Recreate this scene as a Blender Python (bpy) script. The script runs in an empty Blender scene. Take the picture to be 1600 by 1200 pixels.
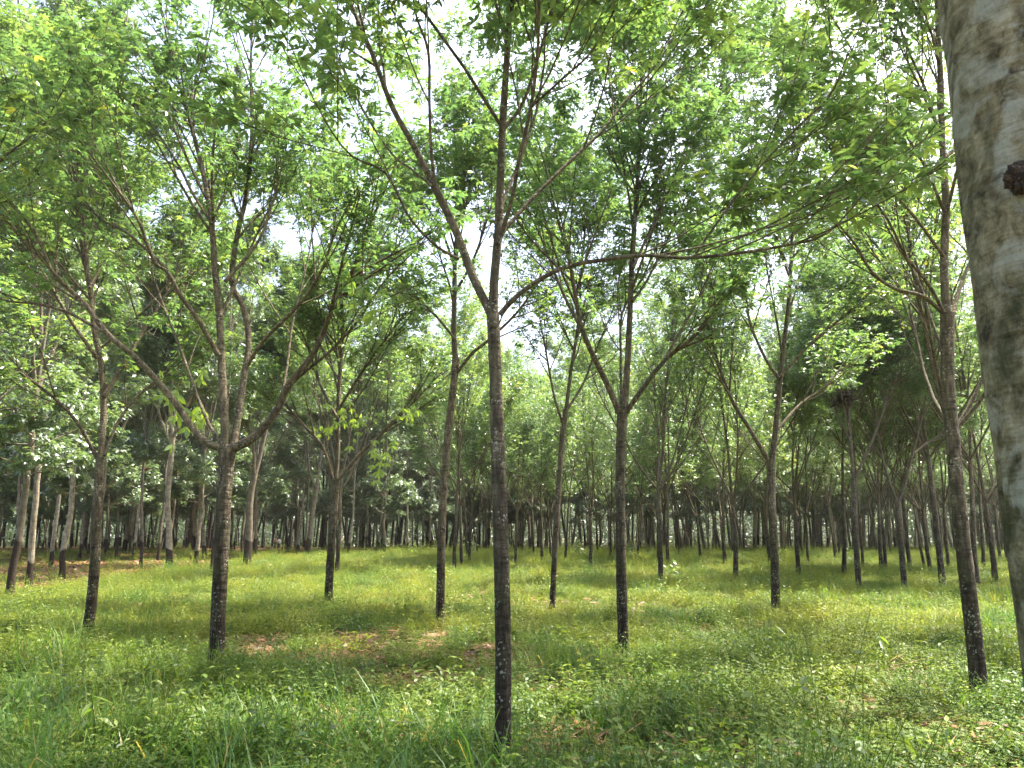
import bpy, math, random
import numpy as np
from mathutils import Vector, Matrix, noise as mnoise
R = math.radians
S = bpy.context.scene
C = S.collection

# ------------------------------------------------------------------ camera
F_PX, HOR, CAM_H = 1200.0, 839.0, 1.5
PITCH = math.atan((HOR - 600) / F_PX)
cam_d = bpy.data.cameras.new('camera')
cam = bpy.data.objects.new('camera', cam_d); C.objects.link(cam)
cam.location = (0, 0, CAM_H)
cam.rotation_euler = (math.pi / 2 + PITCH, 0, 0)
cam_d.sensor_width = 36; cam_d.lens = 27.0
cam_d.clip_start = 0.05; cam_d.clip_end = 3000
cam_d.dof.use_dof = True; cam_d.dof.focus_distance = 11.0; cam_d.dof.aperture_fstop = 9.0
S.camera = cam

# ------------------------------------------------------------------ sky, sun, exposure
SUN_EL, SUN_AZ = 64.0, 62.0            # azimuth measured clockwise from the view direction
w = bpy.data.worlds.new('World'); S.world = w; w.use_nodes = True
wn = w.node_tree.nodes; wl = w.node_tree.links
sky = wn.new('ShaderNodeTexSky'); sky.sky_type = 'NISHITA'; sky.sun_disc = False
sky.sun_elevation = R(SUN_EL); sky.sun_rotation = R(SUN_AZ)
sky.air_density = 1.0; sky.dust_density = 6.0; sky.ozone_density = 0.6; sky.altitude = 0
wl.new(sky.outputs[0], wn['Background'].inputs[0]); wn['Background'].inputs[1].default_value = 0.15
sd = bpy.data.lights.new('sun', 'SUN'); so = bpy.data.objects.new('sun', sd); C.objects.link(so)
sd.energy = 4.2; sd.angle = R(3.0); sd.color = (1.0, 0.92, 0.76)
sdir = Vector((math.sin(R(SUN_AZ)) * math.cos(R(SUN_EL)), math.cos(R(SUN_AZ)) * math.cos(R(SUN_EL)), math.sin(R(SUN_EL))))
so.rotation_euler = (-sdir).to_track_quat('-Z', 'Y').to_euler(); so.location = (0, 0, 40)
S.view_settings.view_transform = 'Standard'; S.view_settings.look = 'None'
S.view_settings.gamma = 1.0; S.view_settings.exposure = 2.25
S.render.engine = 'CYCLES'
cy = S.cycles
cy.max_bounces = 8; cy.diffuse_bounces = 4; cy.glossy_bounces = 2; cy.transmission_bounces = 6; cy.transparent_max_bounces = 4
cy.use_denoising = True; cy.sample_clamp_indirect = 6.0
cy.caustics_reflective = False; cy.caustics_refractive = False
cy.volume_bounces = 0

# ------------------------------------------------------------------ pixel -> world helpers
def ray(px, py):
    x = (px - 800) / F_PX; u = (600 - py) / F_PX
    return x, math.cos(PITCH) - u * math.sin(PITCH), math.sin(PITCH) + u * math.cos(PITCH)
def at(px, py, Y):
    x, y, z = ray(px, py); s = Y / y
    return np.array((x * s, Y, CAM_H + z * s))
def base(px, py, cover=0.12):
    # the foot of a stem shows where it leaves the weeds, a hand above the soil
    x, y, z = ray(px, py); s = -(CAM_H - cover) / z
    return np.array((x * s, y * s, 0.0))

# ------------------------------------------------------------------ materials
def new_mat(name):
    m = bpy.data.materials.new(name); m.use_nodes = True
    nt = m.node_tree; nt.nodes.clear()
    return m, nt, nt.nodes, nt.links
def nd(ns, t, **kw):
    n = ns.new(t)
    for k, v in kw.items():
        if k.startswith('i_'):
            n.inputs[k[2:].replace('_', ' ')].default_value = v
        else: setattr(n, k, v)
    return n
def ramp(ns, stops, interp='LINEAR'):
    r = ns.new('ShaderNodeValToRGB'); r.color_ramp.interpolation = interp
    e = r.color_ramp.elements
    while len(e) < len(stops): e.new(0.5)
    for k, (p, c) in enumerate(stops):
        e[k].position = p; e[k].color = (c if len(c) == 4 else (*c, 1))
    return r
def mixc(ns, ls, fac, a, b, blend='MIX'):
    m = ns.new('ShaderNodeMix'); m.data_type = 'RGBA'; m.blend_type = blend
    for sock, v in ((m.inputs[0], fac), (m.inputs[6], a), (m.inputs[7], b)):
        if isinstance(v, bpy.types.NodeSocket): ls.new(v, sock)
        elif isinstance(v, (int, float)): sock.default_value = v
        else: sock.default_value = (*v, 1) if len(v) == 3 else v
    return m.outputs[2]

def leaf_mat(name, stops, trans_gain=1.9, tfac=0.5, gloss=0.10, rough=0.38, patch=None, rnd=0.16):
    """thin leaf: diffuse + translucent + a waxy sheen; colour per leaf from the point attribute 'v'"""
    m, nt, ns, ls = new_mat(name)
    a = nd(ns, 'ShaderNodeAttribute', attribute_name='v')
    oi = ns.new('ShaderNodeObjectInfo')
    add = nd(ns, 'ShaderNodeMath', operation='MULTIPLY_ADD'); ls.new(oi.outputs['Random'], add.inputs[0]); add.inputs[1].default_value = rnd
    sh = nd(ns, 'ShaderNodeMath', operation='SUBTRACT'); ls.new(a.outputs['Fac'], sh.inputs[0]); sh.inputs[1].default_value = (rnd - 0.16) * 0.5
    ls.new(sh.outputs[0], add.inputs[2])
    r = ramp(ns, stops); ls.new(add.outputs[0], r.inputs[0])
    col = r.outputs[0]
    if patch:
        geo = ns.new('ShaderNodeNewGeometry')
        n = nd(ns, 'ShaderNodeTexNoise', i_Scale=0.5, i_Detail=6.0, i_Roughness=.65); ls.new(geo.outputs['Position'], n.inputs['Vector'])
        rr = ramp(ns, [(0.42, (0, 0, 0)), (0.62, (1, 1, 1))]); ls.new(n.outputs['Fac'], rr.inputs[0])
        sx = ns.new('ShaderNodeSeparateXYZ'); ls.new(geo.outputs['Position'], sx.inputs[0])
        my = nd(ns, 'ShaderNodeMapRange'); ls.new(sx.outputs['Y'], my.inputs[0]); my.inputs[1].default_value = 5.5; my.inputs[2].default_value = 14.0; my.inputs[3].default_value = 0.12; my.inputs[4].default_value = 1.0
        mm = nd(ns, 'ShaderNodeMath', operation='MULTIPLY'); ls.new(rr.outputs[0], mm.inputs[0]); ls.new(my.outputs[0], mm.inputs[1])
        col = mixc(ns, ls, mm.outputs[0], col, mixc(ns, ls, 0.75, col, patch))
    tr_c = mixc(ns, ls, 1.0, col, (trans_gain * 1.0, trans_gain, trans_gain * 0.55), 'MULTIPLY')
    d = ns.new('ShaderNodeBsdfDiffuse'); ls.new(col, d.inputs[0])
    t = ns.new('ShaderNodeBsdfTranslucent'); ls.new(tr_c, t.inputs[0])
    g = nd(ns, 'ShaderNodeBsdfGlossy', i_Roughness=rough); g.inputs[0].default_value = (0.9, 0.95, 1.0, 1)
    m1 = ns.new('ShaderNodeMixShader'); m1.inputs[0].default_value = tfac; ls.new(d.outputs[0], m1.inputs[1]); ls.new(t.outputs[0], m1.inputs[2])
    m2 = ns.new('ShaderNodeMixShader'); m2.inputs[0].default_value = gloss; ls.new(m1.outputs[0], m2.inputs[1]); ls.new(g.outputs[0], m2.inputs[2])
    o = ns.new('ShaderNodeOutputMaterial'); ls.new(m2.outputs[0], o.inputs[0])
    return m

G0 = [(0.0, (0.045, 0.095, 0.046)), (0.45, (0.075, 0.14, 0.055)), (0.85, (0.14, 0.2, 0.055)), (0.97, (0.21, 0.26, 0.05)), (1.0, (0.3, 0.25, 0.05))]
M_LEAF = leaf_mat('young_rubber_leaf', G0, 2.1, 0.52, 0.11)
G1 = [(0.0, (0.045, 0.085, 0.045)), (0.5, (0.085, 0.14, 0.062)), (0.9, (0.14, 0.19, 0.065)), (1.0, (0.24, 0.26, 0.05))]
M_LEAF_OLD = leaf_mat('old_rubber_leaf', G1, 2.0, 0.42, 0.13, 0.42)
G2 = [(0.0, (0.12, 0.2, 0.03)), (1.0, (0.2, 0.28, 0.035))]
M_SPRAY = leaf_mat('fresh_leaf', G2, 2.0, 0.5, 0.08)
M_GRASS = leaf_mat('grass_blade', [(0.0, (0.028, 0.075, 0.017)), (0.5, (0.065, 0.155, 0.028)), (0.92, (0.12, 0.21, 0.034)), (1.0, (0.3, 0.24, 0.09))], 1.9, 0.38, 0.025, 0.5, (0.2, 0.215, 0.028), 0.6)
M_HERB = leaf_mat('herb_leaf', [(0.0, (0.024, 0.065, 0.015)), (0.5, (0.085, 0.15, 0.025)), (0.92, (0.16, 0.215, 0.03)), (1.0, (0.19, 0.23, 0.04))], 1.9, 0.38, 0.025, 0.5, (0.22, 0.225, 0.028), 0.65)
M_STRAW = leaf_mat('dry_straw', [(0.0, (0.14, 0.065, 0.032)), (0.5, (0.25, 0.135, 0.065)), (1.0, (0.4, 0.27, 0.13))], 1.0, 0.2, 0.03, 0.6)
M_LITTER = leaf_mat('dead_leaf', [(0.0, (0.07, 0.035, 0.02)), (0.5, (0.16, 0.08, 0.04)), (1.0, (0.27, 0.14, 0.06))], 1.0, 0.15, 0.04, 0.5)

def bark_mat(name, kind):
    m, nt, ns, ls = new_mat(name)
    tc = ns.new('ShaderNodeTexCoord'); P = tc.outputs['Object']
    oi = ns.new('ShaderNodeObjectInfo')
    sep = ns.new('ShaderNodeSeparateXYZ'); ls.new(P, sep.inputs[0])
    mp = nd(ns, 'ShaderNodeMapping'); mp.inputs['Scale'].default_value = (1, 1, 0.22); ls.new(P, mp.inputs[0])
    rings = nd(ns, 'ShaderNodeMapping'); rings.inputs['Scale'].default_value = (1, 1, 5.0); ls.new(P, rings.inputs[0])
    n_str = nd(ns, 'ShaderNodeTexNoise', i_Scale=28.0, i_Detail=5.0, i_Roughness=0.65); ls.new(mp.outputs[0], n_str.inputs['Vector'])
    n_ring = nd(ns, 'ShaderNodeTexNoise', i_Scale=6.0, i_Detail=3.0); ls.new(rings.outputs[0], n_ring.inputs['Vector'])
    n_big = nd(ns, 'ShaderNodeTexNoise', i_Scale=5.0, i_Detail=4.0, i_Roughness=0.6); ls.new(P, n_big.inputs['Vector'])
    if kind == 'young':
        up = ramp(ns, [(0.3, (0.045, 0.035, 0.025)), (0.5, (0.11, 0.087, 0.06)), (0.7, (0.23, 0.185, 0.13))]); ls.new(n_str.outputs['Fac'], up.inputs[0])
        lo = ramp(ns, [(0.35, (0.009, 0.0065, 0.004)), (0.52, (0.033, 0.023, 0.014)), (0.7, (0.085, 0.064, 0.04))]); ls.new(n_str.outputs['Fac'], lo.inputs[0])
        # dark mossy bark up to about two metres, wavering with noise
        hh = nd(ns, 'ShaderNodeMath', operation='MULTIPLY_ADD'); ls.new(n_big.outputs['Fac'], hh.inputs[0]); hh.inputs[1].default_value = -3.2; ls.new(sep.outputs['Z'], hh.inputs[2])
        mr = nd(ns, 'ShaderNodeMapRange'); ls.new(hh.outputs[0], mr.inputs[0]); mr.inputs[1].default_value = -0.5; mr.inputs[2].default_value = 0.9
        col = mixc(ns, ls, mr.outputs[0], lo.outputs[0], up.outputs[0])
        # ring-shaped leaf scars
        rg = ramp(ns, [(0.33, (0.35, 0.35, 0.35)), (0.42, (1, 1, 1))]); ls.new(n_ring.outputs['Fac'], rg.inputs[0])
        col = mixc(ns, ls, 0.8, col, rg.outputs[0], 'MULTIPLY')
        # lichen dots
        v = nd(ns, 'ShaderNodeTexVoronoi', i_Scale=34.0)
        wp = nd(ns, 'ShaderNodeTexNoise', i_Scale=30.0, i_Detail=3.0); ls.new(P, wp.inputs['Vector'])
        wpm = mixc(ns, ls, 0.05, P, wp.outputs['Color'], 'ADD'); ls.new(wpm, v.inputs['Vector'])
        vr = ramp(ns, [(0.2, (0.95, 0.95, 0.95)), (0.38, (0, 0, 0))]); ls.new(v.outputs['Distance'], vr.inputs[0])
        n2 = nd(ns, 'ShaderNodeTexNoise', i_Scale=7.0, i_Detail=2.0); ls.new(P, n2.inputs['Vector'])
        n2r = ramp(ns, [(0.49, (0, 0, 0)), (0.6, (1, 1, 1))]); ls.new(n2.outputs['Fac'], n2r.inputs[0])
        msk = nd(ns, 'ShaderNodeMath', operation='MULTIPLY'); ls.new(vr.outputs[0], msk.inputs[0]); ls.new(n2r.outputs[0], msk.inputs[1])
        col = mixc(ns, ls, msk.outputs[0], col, (0.33, 0.33, 0.25))
        # greenish algae patches
        ag = nd(ns, 'ShaderNodeTexNoise', i_Scale=3.0, i_Detail=3.0); ls.new(P, ag.inputs['Vector'])
        agr = ramp(ns, [(0.5, (0, 0, 0)), (0.7, (0.45, 0.45, 0.45))]); ls.new(ag.outputs['Fac'], agr.inputs[0])
        col = mixc(ns, ls, agr.outputs[0], col, (0.09, 0.095, 0.045))
    elif kind == 'old':
        up = ramp(ns, [(0.3, (0.15, 0.125, 0.09)), (0.5, (0.3, 0.26, 0.19)), (0.72, (0.46, 0.41, 0.31))]); ls.new(n_big.outputs['Fac'], up.inputs[0])
        st = ramp(ns, [(0.3, (0.5, 0.5, 0.5)), (0.6, (1, 1, 1))]); ls.new(n_str.outputs['Fac'], st.inputs[0])
        colu = mixc(ns, ls, 0.8, up.outputs[0], st.outputs[0], 'MULTIPLY')
        # black tapped panel round the foot: hard upper edge at about 1.2 m, pale root flare below
        h0 = nd(ns, 'ShaderNodeMath', operation='MULTIPLY_ADD'); ls.new(oi.outputs['Random'], h0.inputs[0]); h0.inputs[1].default_value = -0.9; ls.new(sep.outputs['Z'], h0.inputs[2])
        h1 = nd(ns, 'ShaderNodeMath', operation='MULTIPLY_ADD'); ls.new(sep.outputs['X'], h1.inputs[0]); h1.inputs[1].default_value = 0.5; ls.new(h0.outputs[0], h1.inputs[2])
        mr = nd(ns, 'ShaderNodeMapRange'); ls.new(h1.outputs[0], mr.inputs[0]); mr.inputs[1].default_value = 0.72; mr.inputs[2].default_value = 0.78
        col = mixc(ns, ls, mr.outputs[0], (0.028, 0.018, 0.013), colu)
        pick = nd(ns, 'ShaderNodeMath', operation='GREATER_THAN'); ls.new(oi.outputs['Random'], pick.inputs[0]); pick.inputs[1].default_value = 0.6
        dk = nd(ns, 'ShaderNodeMath', operation='MULTIPLY'); ls.new(pick.outputs[0], dk.inputs[0]); dk.inputs[1].default_value = 0.55
        col = mixc(ns, ls, dk.outputs[0], col, (0.035, 0.027, 0.02))
    else:   # close trunk: grey green, blotched with lichen and moss
        n_m = nd(ns, 'ShaderNodeTexNoise', i_Scale=13.0, i_Detail=9.0, i_Roughness=0.72, i_Distortion=0.5); ls.new(P, n_m.inputs['Vector'])
        up = ramp(ns, [(0.36, (0.035, 0.03, 0.018)), (0.44, (0.125, 0.105, 0.058)), (0.54, (0.22, 0.19, 0.115)), (0.66, (0.34, 0.31, 0.21))]); ls.new(n_m.outputs['Fac'], up.inputs[0])
        st = ramp(ns, [(0.3, (0.6, 0.6, 0.6)), (0.6, (1, 1, 1))]); ls.new(n_str.outputs['Fac'], st.inputs[0])
        col = mixc(ns, ls, 0.9, up.outputs[0], st.outputs[0], 'MULTIPLY')
        gm = nd(ns, 'ShaderNodeTexNoise', i_Scale=4.5, i_Detail=8.0, i_Roughness=0.65, i_Distortion=0.4); ls.new(P, gm.inputs['Vector'])
        zz = nd(ns, 'ShaderNodeMath', operation='MULTIPLY_ADD'); ls.new(sep.outputs['Z'], zz.inputs[0]); zz.inputs[1].default_value = -0.10; ls.new(gm.outputs['Fac'], zz.inputs[2])
        gr = ramp(ns, [(0.26, (0, 0, 0)), (0.40, (0.85, 0.85, 0.85))]); ls.new(zz.outputs[0], gr.inputs[0])
        col = mixc(ns, ls, gr.outputs[0], col, (0.035, 0.04, 0.014))
        lc = nd(ns, 'ShaderNodeTexNoise', i_Scale=4.3, i_Detail=5.0, i_Distortion=0.3); ls.new(rings.outputs[0], lc.inputs['Vector'])
        ps = nd(ns, 'ShaderNodeTexNoise', i_Scale=7.0, i_Detail=8.0, i_Roughness=0.6, i_Distortion=0.5)
        off = nd(ns, 'ShaderNodeMapping'); off.inputs['Location'].default_value = (7, 3, 5); ls.new(P, off.inputs[0]); ls.new(off.outputs[0], ps.inputs['Vector'])
        pr = ramp(ns, [(0.5, (0, 0, 0)), (0.6, (0.75, 0.75, 0.75))]); ls.new(ps.outputs['Fac'], pr.inputs[0])
        col = mixc(ns, ls, pr.outputs[0], col, (0.3, 0.3, 0.24))
    hv = nd(ns, 'ShaderNodeHueSaturation'); ls.new(col, hv.inputs['Color'])
    vv = nd(ns, 'ShaderNodeMath', operation='MULTIPLY_ADD'); ls.new(oi.outputs['Random'], vv.inputs[0]); vv.inputs[1].default_value = 0.4; vv.inputs[2].default_value = 0.78 if kind != 'close' else 0.8
    ls.new(vv.outputs[0], hv.inputs['Value'])
    bs = nd(ns, 'ShaderNodeBsdfPrincipled'); ls.new(hv.outputs[0], bs.inputs['Base Color'])
    bs.inputs['Roughness'].default_value = 0.85; bs.inputs['Specular IOR Level'].default_value = 0.25
    hgt = nd(ns, 'ShaderNodeMath', operation='ADD'); ls.new(n_str.outputs['Fac'], hgt.inputs[0]); ls.new(n_ring.outputs['Fac'], hgt.inputs[1])
    bp = nd(ns, 'ShaderNodeBump', i_Strength=1.0, i_Distance=0.02); ls.new(hgt.outputs[0], bp.inputs['Height']); ls.new(bp.outputs[0], bs.inputs['Normal'])
    o = ns.new('ShaderNodeOutputMaterial'); ls.new(bs.outputs[0], o.inputs[0])
    return m
M_BARK = bark_mat('young_bark', 'young')
M_BARK_OLD = bark_mat('old_bark', 'old')
M_BARK_CLOSE = bark_mat('blotched_bark', 'close')

def plain_mat(name, col, rough=0.8, nscale=20, amt=0.3):
    m, nt, ns, ls = new_mat(name)
    tc = ns.new('ShaderNodeTexCoord')
    n = nd(ns, 'ShaderNodeTexNoise', i_Scale=nscale, i_Detail=4.0); ls.new(tc.outputs['Object'], n.inputs['Vector'])
    r = ramp(ns, [(0.3, tuple(c * (1 - amt) for c in col)), (0.7, tuple(min(1, c * (1 + amt)) for c in col))]); ls.new(n.outputs['Fac'], r.inputs[0])
    bs = nd(ns, 'ShaderNodeBsdfPrincipled'); ls.new(r.outputs[0], bs.inputs['Base Color']); bs.inputs['Roughness'].default_value = rough
    o = ns.new('ShaderNodeOutputMaterial'); ls.new(bs.outputs[0], o.inputs[0])
    return m

# ------------------------------------------------------------------ mesh helpers
def link(name, mesh, mat, parent=None, loc=(0, 0, 0)):
    o = bpy.data.objects.new(name, mesh); C.objects.link(o)
    if mat is not None and not mesh.materials: mesh.materials.append(mat)
    o.location = loc; o.parent = parent
    return o
def tag(o, label=None, cat=None, group=None, kind=None):
    if label: o['label'] = label
    if cat: o['category'] = cat
    if group: o['group'] = group
    if kind: o['kind'] = kind
    return o
def empty(name, loc=(0, 0, 0), rz=0.0):
    o = bpy.data.objects.new(name, None); C.objects.link(o); o.location = tuple(loc); o.rotation_euler = (0, 0, rz)
    o.empty_display_size = 0.3
    return o

class Tubes:
    def __init__(s): s.v = []; s.f = []; s.n = 0
    def add(s, pts, rad, sides=6, cap=True, rough=0.0, rng=None):
        pts = np.asarray(pts, float); rad = np.asarray(rad, float); n = len(pts)
        tan = np.gradient(pts, axis=0); tan /= np.linalg.norm(tan, axis=1)[:, None] + 1e-9
        a = np.array((1.0, 0, 0)) if abs(tan[0][0]) < 0.8 else np.array((0, 1.0, 0))
        u = np.zeros((n, 3)); 
        for k in range(n):
            a = a - tan[k] * a.dot(tan[k]); a /= np.linalg.norm(a) + 1e-9; u[k] = a
        w_ = np.cross(tan, u)
        th = np.arange(sides) * 2 * math.pi / sides
        rr = rad[:, None] * np.ones((1, sides))
        if rough and rng is not None: rr = rr * (1 + rough * rng.normal(0, 1, (n, sides)))
        v = pts[:, None] + rr[..., None] * (np.cos(th)[None, :, None] * u[:, None] + np.sin(th)[None, :, None] * w_[:, None])
        b = s.n; s.v.append(v.reshape(-1, 3))
        i = np.arange(n - 1)[:, None] * sides; j = np.arange(sides)[None]; j2 = (j + 1) % sides
        q = np.stack([b + i + j, b + i + j2, b + i + sides + j2, b + i + sides + j], -1).reshape(-1, 4)
        s.f.append(q); s.n += n * sides
    def mesh(s, name, origin=(0, 0, 0)):
        return np_mesh(name, np.concatenate(s.v) - np.asarray(origin), np.concatenate(s.f), smooth=True)

def np_mesh(name, verts, faces, attr=None, smooth=False):
    me = bpy.data.meshes.new(name)
    verts = np.ascontiguousarray(verts, dtype=np.float32); faces = np.ascontiguousarray(faces, dtype=np.int32)
    k = faces.shape[1]
    me.vertices.add(len(verts)); me.vertices.foreach_set('co', verts.ravel())
    me.loops.add(faces.size); me.loops.foreach_set('vertex_index', faces.ravel())
    me.polygons.add(len(faces)); me.polygons.foreach_set('loop_start', np.arange(0, faces.size, k, dtype=np.int32))
    me.polygons.foreach_set('loop_total', np.full(len(faces), k, dtype=np.int32))
    if smooth: me.polygons.foreach_set('use_smooth', np.ones(len(faces), dtype=bool))
    me.update(calc_edges=True)
    if attr is not None:
        at_ = me.attributes.new('v', 'FLOAT', 'POINT'); at_.data.foreach_set('value', np.ascontiguousarray(attr, dtype=np.float32))
    return me

def spline(pts, n):
    """Catmull-Rom through the given points (any columns)"""
    p = np.asarray(pts, float)
    if len(p) == 2: return p[0] + (p[1] - p[0]) * np.linspace(0, 1, n)[:, None]
    q = np.vstack([2 * p[0] - p[1], p, 2 * p[-1] - p[-2]])
    t = np.linspace(0, len(p) - 1 - 1e-6, n); i = t.astype(int); f = (t - i)[:, None]
    a, b, c, d = q[i], q[i + 1], q[i + 2], q[i + 3]
    return 0.5 * ((2 * b) + (-a + c) * f + (2 * a - 5 * b + 4 * c - d) * f ** 2 + (-a + 3 * b - 3 * c + d) * f ** 3)

# leaf templates: a petiole ending in three leaflets.  x outwards, z up
def leaflet(L, W, ang, droop, x0, fine):
    c, s_ = math.cos(ang), math.sin(ang)
    if fine:
        prof = [(0.0, 0.0), (0.3, 0.8), (0.62, 1.0), (1.0, 0.0)]
        rows = []
        for t, wv in prof:
            z = -math.sin(droop) * L * t - 0.12 * L * t * t; x = math.cos(droop) * L * t; y = wv * W / 2
            rows.append([(x, -y, z + 0.25 * y), (x, 0, z), (x, y, z + 0.25 * y)])
        vs = [rows[0][1]] + rows[1] + rows[2] + [rows[3][1]]
        fs = [(0, 1, 2, 2), (0, 2, 3, 3), (1, 4, 5, 2), (2, 5, 6, 3), (4, 7, 5, 5), (5, 7, 6, 6)]
    else:
        z = -math.sin(droop) * L; x = math.cos(droop) * L
        vs = [(0, 0, 0), (x * .55, -W / 2, z * .45 + .1 * W), (x, 0, z), (x * .55, W / 2, z * .45 + .1 * W)]
        fs = [(0, 1, 2, 3)]
    vs = [(x0 + a * c - b * s_, a * s_ + b * c, d) for a, b, d in vs]
    return vs, fs
def leaf_template(fine, one=False):
    V, Fc = [], []
    pet = 0.7
    for ang, dr in (((0, 0.45),) if one else ((-1.0, 0.4), (0.0, 0.5), (1.0, 0.4))):
        v, f = leaflet(1.0, 0.36, ang, dr, 0 if one else pet, fine); n = len(V); V += v; Fc += [tuple(i + n for i in q) for q in f]
    if fine and not one:
        n = len(V); V += [(0, -0.012, 0), (0, 0.012, 0), (pet, 0.012, 0), (pet, -0.012, 0)]; Fc.append((n, n + 1, n + 2, n + 3))
    return np.array(V), np.array(Fc)
T_FINE, T_COARSE = leaf_template(True), leaf_template(False)
T_ONE = leaf_template(True, True)

def place_templates(T, pos, out, up, scale, val):
    V, Fc = T
    out = out / (np.linalg.norm(out, axis=1)[:, None] + 1e-9)
    up = up - out * np.sum(up * out, 1)[:, None]; up /= np.linalg.norm(up, axis=1)[:, None] + 1e-9
    side = np.cross(up, out)
    v = pos[:, None] + scale[:, None, None] * (V[None, :, 0:1] * out[:, None] + V[None, :, 1:2] * side[:, None] + V[None, :, 2:3] * up[:, None])
    n = len(pos); f = Fc[None] + (np.arange(n) * len(V))[:, None, None]
    return v.reshape(-1, 3), f.reshape(-1, 4), np.repeat(val, len(V))

def tri_clean(f):
    return f
def leaf_mesh(name, tips, rng, T, per=(7, 12), size=0.12, origin=(0, 0, 0), bright=0.0):
    """tips: rows of x y z dx dy dz scale"""
    tips = np.asarray(tips); cnt = rng.integers(per[0], per[1] + 1, len(tips)); N = cnt.sum()
    idx = np.repeat(np.arange(len(tips)), cnt)
    p = tips[idx, :3] - tips[idx, 3:6] * (rng.random(N) ** 1.5 * 0.22)[:, None]
    az = rng.random(N) * 2 * math.pi
    out = np.stack([np.cos(az), np.sin(az), rng.normal(0.12, 0.3, N)], 1) + tips[idx, 3:6] * 0.35
    up = np.stack([rng.normal(0, .28, N), rng.normal(0, .28, N), np.ones(N)], 1)
    tv = rng.normal(0, 0.10, len(tips))[idx]
    val = np.clip(0.36 + bright + tv + rng.normal(0, 0.14, N) + (rng.random(N) < 0.004) * 0.5, 0, 0.84 + 0.16 * (rng.random(N) < 0.006))
    sc = size * tips[idx, 6] * rng.uniform(0.7, 1.25, N)
    v, f, a = place_templates(T, p, out, up, sc, val)
    me = mixed_mesh(name, v - np.asarray(origin), f, a)
    return me
def mixed_mesh(name, v, f, a):
    """quads whose last index repeats are triangles"""
    tri = f[:, 2] == f[:, 3]
    if not tri.any(): return np_mesh(name, v, f, a)
    me = bpy.data.meshes.new(name)
    order_t = f[tri][:, :3]; order_q = f[~tri]
    loops = np.concatenate([order_q.ravel(), order_t.ravel()]).astype(np.int32)
    tot = np.concatenate([np.full(len(order_q), 4), np.full(len(order_t), 3)]).astype(np.int32)
    st = np.concatenate([[0], np.cumsum(tot)[:-1]]).astype(np.int32)
    me.vertices.add(len(v)); me.vertices.foreach_set('co', np.ascontiguousarray(v, dtype=np.float32).ravel())
    me.loops.add(len(loops)); me.loops.foreach_set('vertex_index', loops)
    me.polygons.add(len(tot)); me.polygons.foreach_set('loop_start', st); me.polygons.foreach_set('loop_total', tot)
    me.update(calc_edges=True)
    at_ = me.attributes.new('v', 'FLOAT', 'POINT'); at_.data.foreach_set('value', np.ascontiguousarray(a, dtype=np.float32))
    return me

# ------------------------------------------------------------------ branch growth
def unit(v): return v / (np.linalg.norm(v) + 1e-9)
def turn(d, ang, az):
    a = np.array((0, 0, 1.0)) if abs(d[2]) < 0.9 else np.array((1.0, 0, 0))
    u = unit(np.cross(d, a)); w_ = np.cross(d, u)
    return unit(d * math.cos(ang) + (u * math.cos(az) + w_ * math.sin(az)) * math.sin(ang))
def grow(T, tips, p, d, L, r, lev, rng, P):
    seg = 5 if lev > 0 else 3
    pts = [p]; q = d.copy()
    for k in range(seg):
        q = unit(q + rng.normal(0, P.get('wob', 0.10), 3) + np.array((0, 0, P.get('up', 0.06))))
        pts.append(pts[-1] + q * L / seg)
    pts = np.array(pts); rr = np.linspace(r, max(r * 0.35, P['rmin']), seg + 1)
    T.add(pts, rr, P['sides'][min(lev, len(P['sides']) - 1)])
    spawn(T, tips, pts, rr, lev, rng, P, 0.3, L)
def spawn(T, tips, pts, rr, lev, rng, P, t0, L, dens=1.0):
    """side shoots and leaf whorls along a polyline"""
    seg = np.linalg.norm(np.diff(pts, axis=0), axis=1); cum = np.concatenate([[0], np.cumsum(seg)]); tot = cum[-1]
    def ev(t):
        s = t * tot; i = min(np.searchsorted(cum, s) - 1, len(seg) - 1); i = max(i, 0)
        f = (s - cum[i]) / (seg[i] + 1e-9)
        return pts[i] + (pts[i + 1] - pts[i]) * f, unit(pts[i + 1] - pts[i]), rr[i] + (rr[i + 1] - rr[i]) * f
    if lev > 0:
        n = max(2, int(round(P['kids'][lev] * dens)))
        az = rng.random() * 6.28
        for k in range(n):
            t = t0 + (1 - t0) * (k + rng.random() * 0.8) / n; t = min(t, 0.98)
            c, dd, cr = ev(t); az += 2.4 + rng.normal(0, .3)
            nd_ = turn(dd, rng.uniform(*P['ang']), az)
            if nd_[2] < P.get('minup', -0.05): nd_[2] = abs(nd_[2]) * 0.5 + 0.03; nd_ = unit(nd_)
            cl = L * rng.uniform(*P['ratio']) * (1.15 - 0.55 * t)
            cl = max(min(cl, P.get('maxl', 9)), P['minl'])
            grow(T, tips, c, nd_, cl, max(min(cr * 0.62, cl * 0.016 + 0.002), P['rmin']), lev - 1, rng, P)
        tips.append((*pts[-1], *unit(pts[-1] - pts[-2]), 1.0))
    else:
        for t in P['whorls']:
            c, dd, _ = ev(min(max(t + rng.uniform(-.08, .08), 0), 1)); tips.append((*c, *dd, rng.uniform(0.75, 1.15)))

P_YOUNG = dict(kids=[0, 6, 6, 6], ang=(0.28, 0.72), ratio=(0.42, 0.68), minl=0.5, maxl=2.8, rmin=0.0034, sides=[3, 4, 5, 6], whorls=(0.45, 0.75, 1.0), up=0.045, wob=0.055)
P_OLD = dict(kids=[0, 4, 5, 6, 7], ang=(0.4, 1.0), ratio=(0.42, 0.62), minl=0.6, maxl=4.5, rmin=0.008, sides=[3, 3, 4, 5, 6], whorls=(0.3, 0.65, 1.0), up=0.02, wob=0.12)

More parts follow.
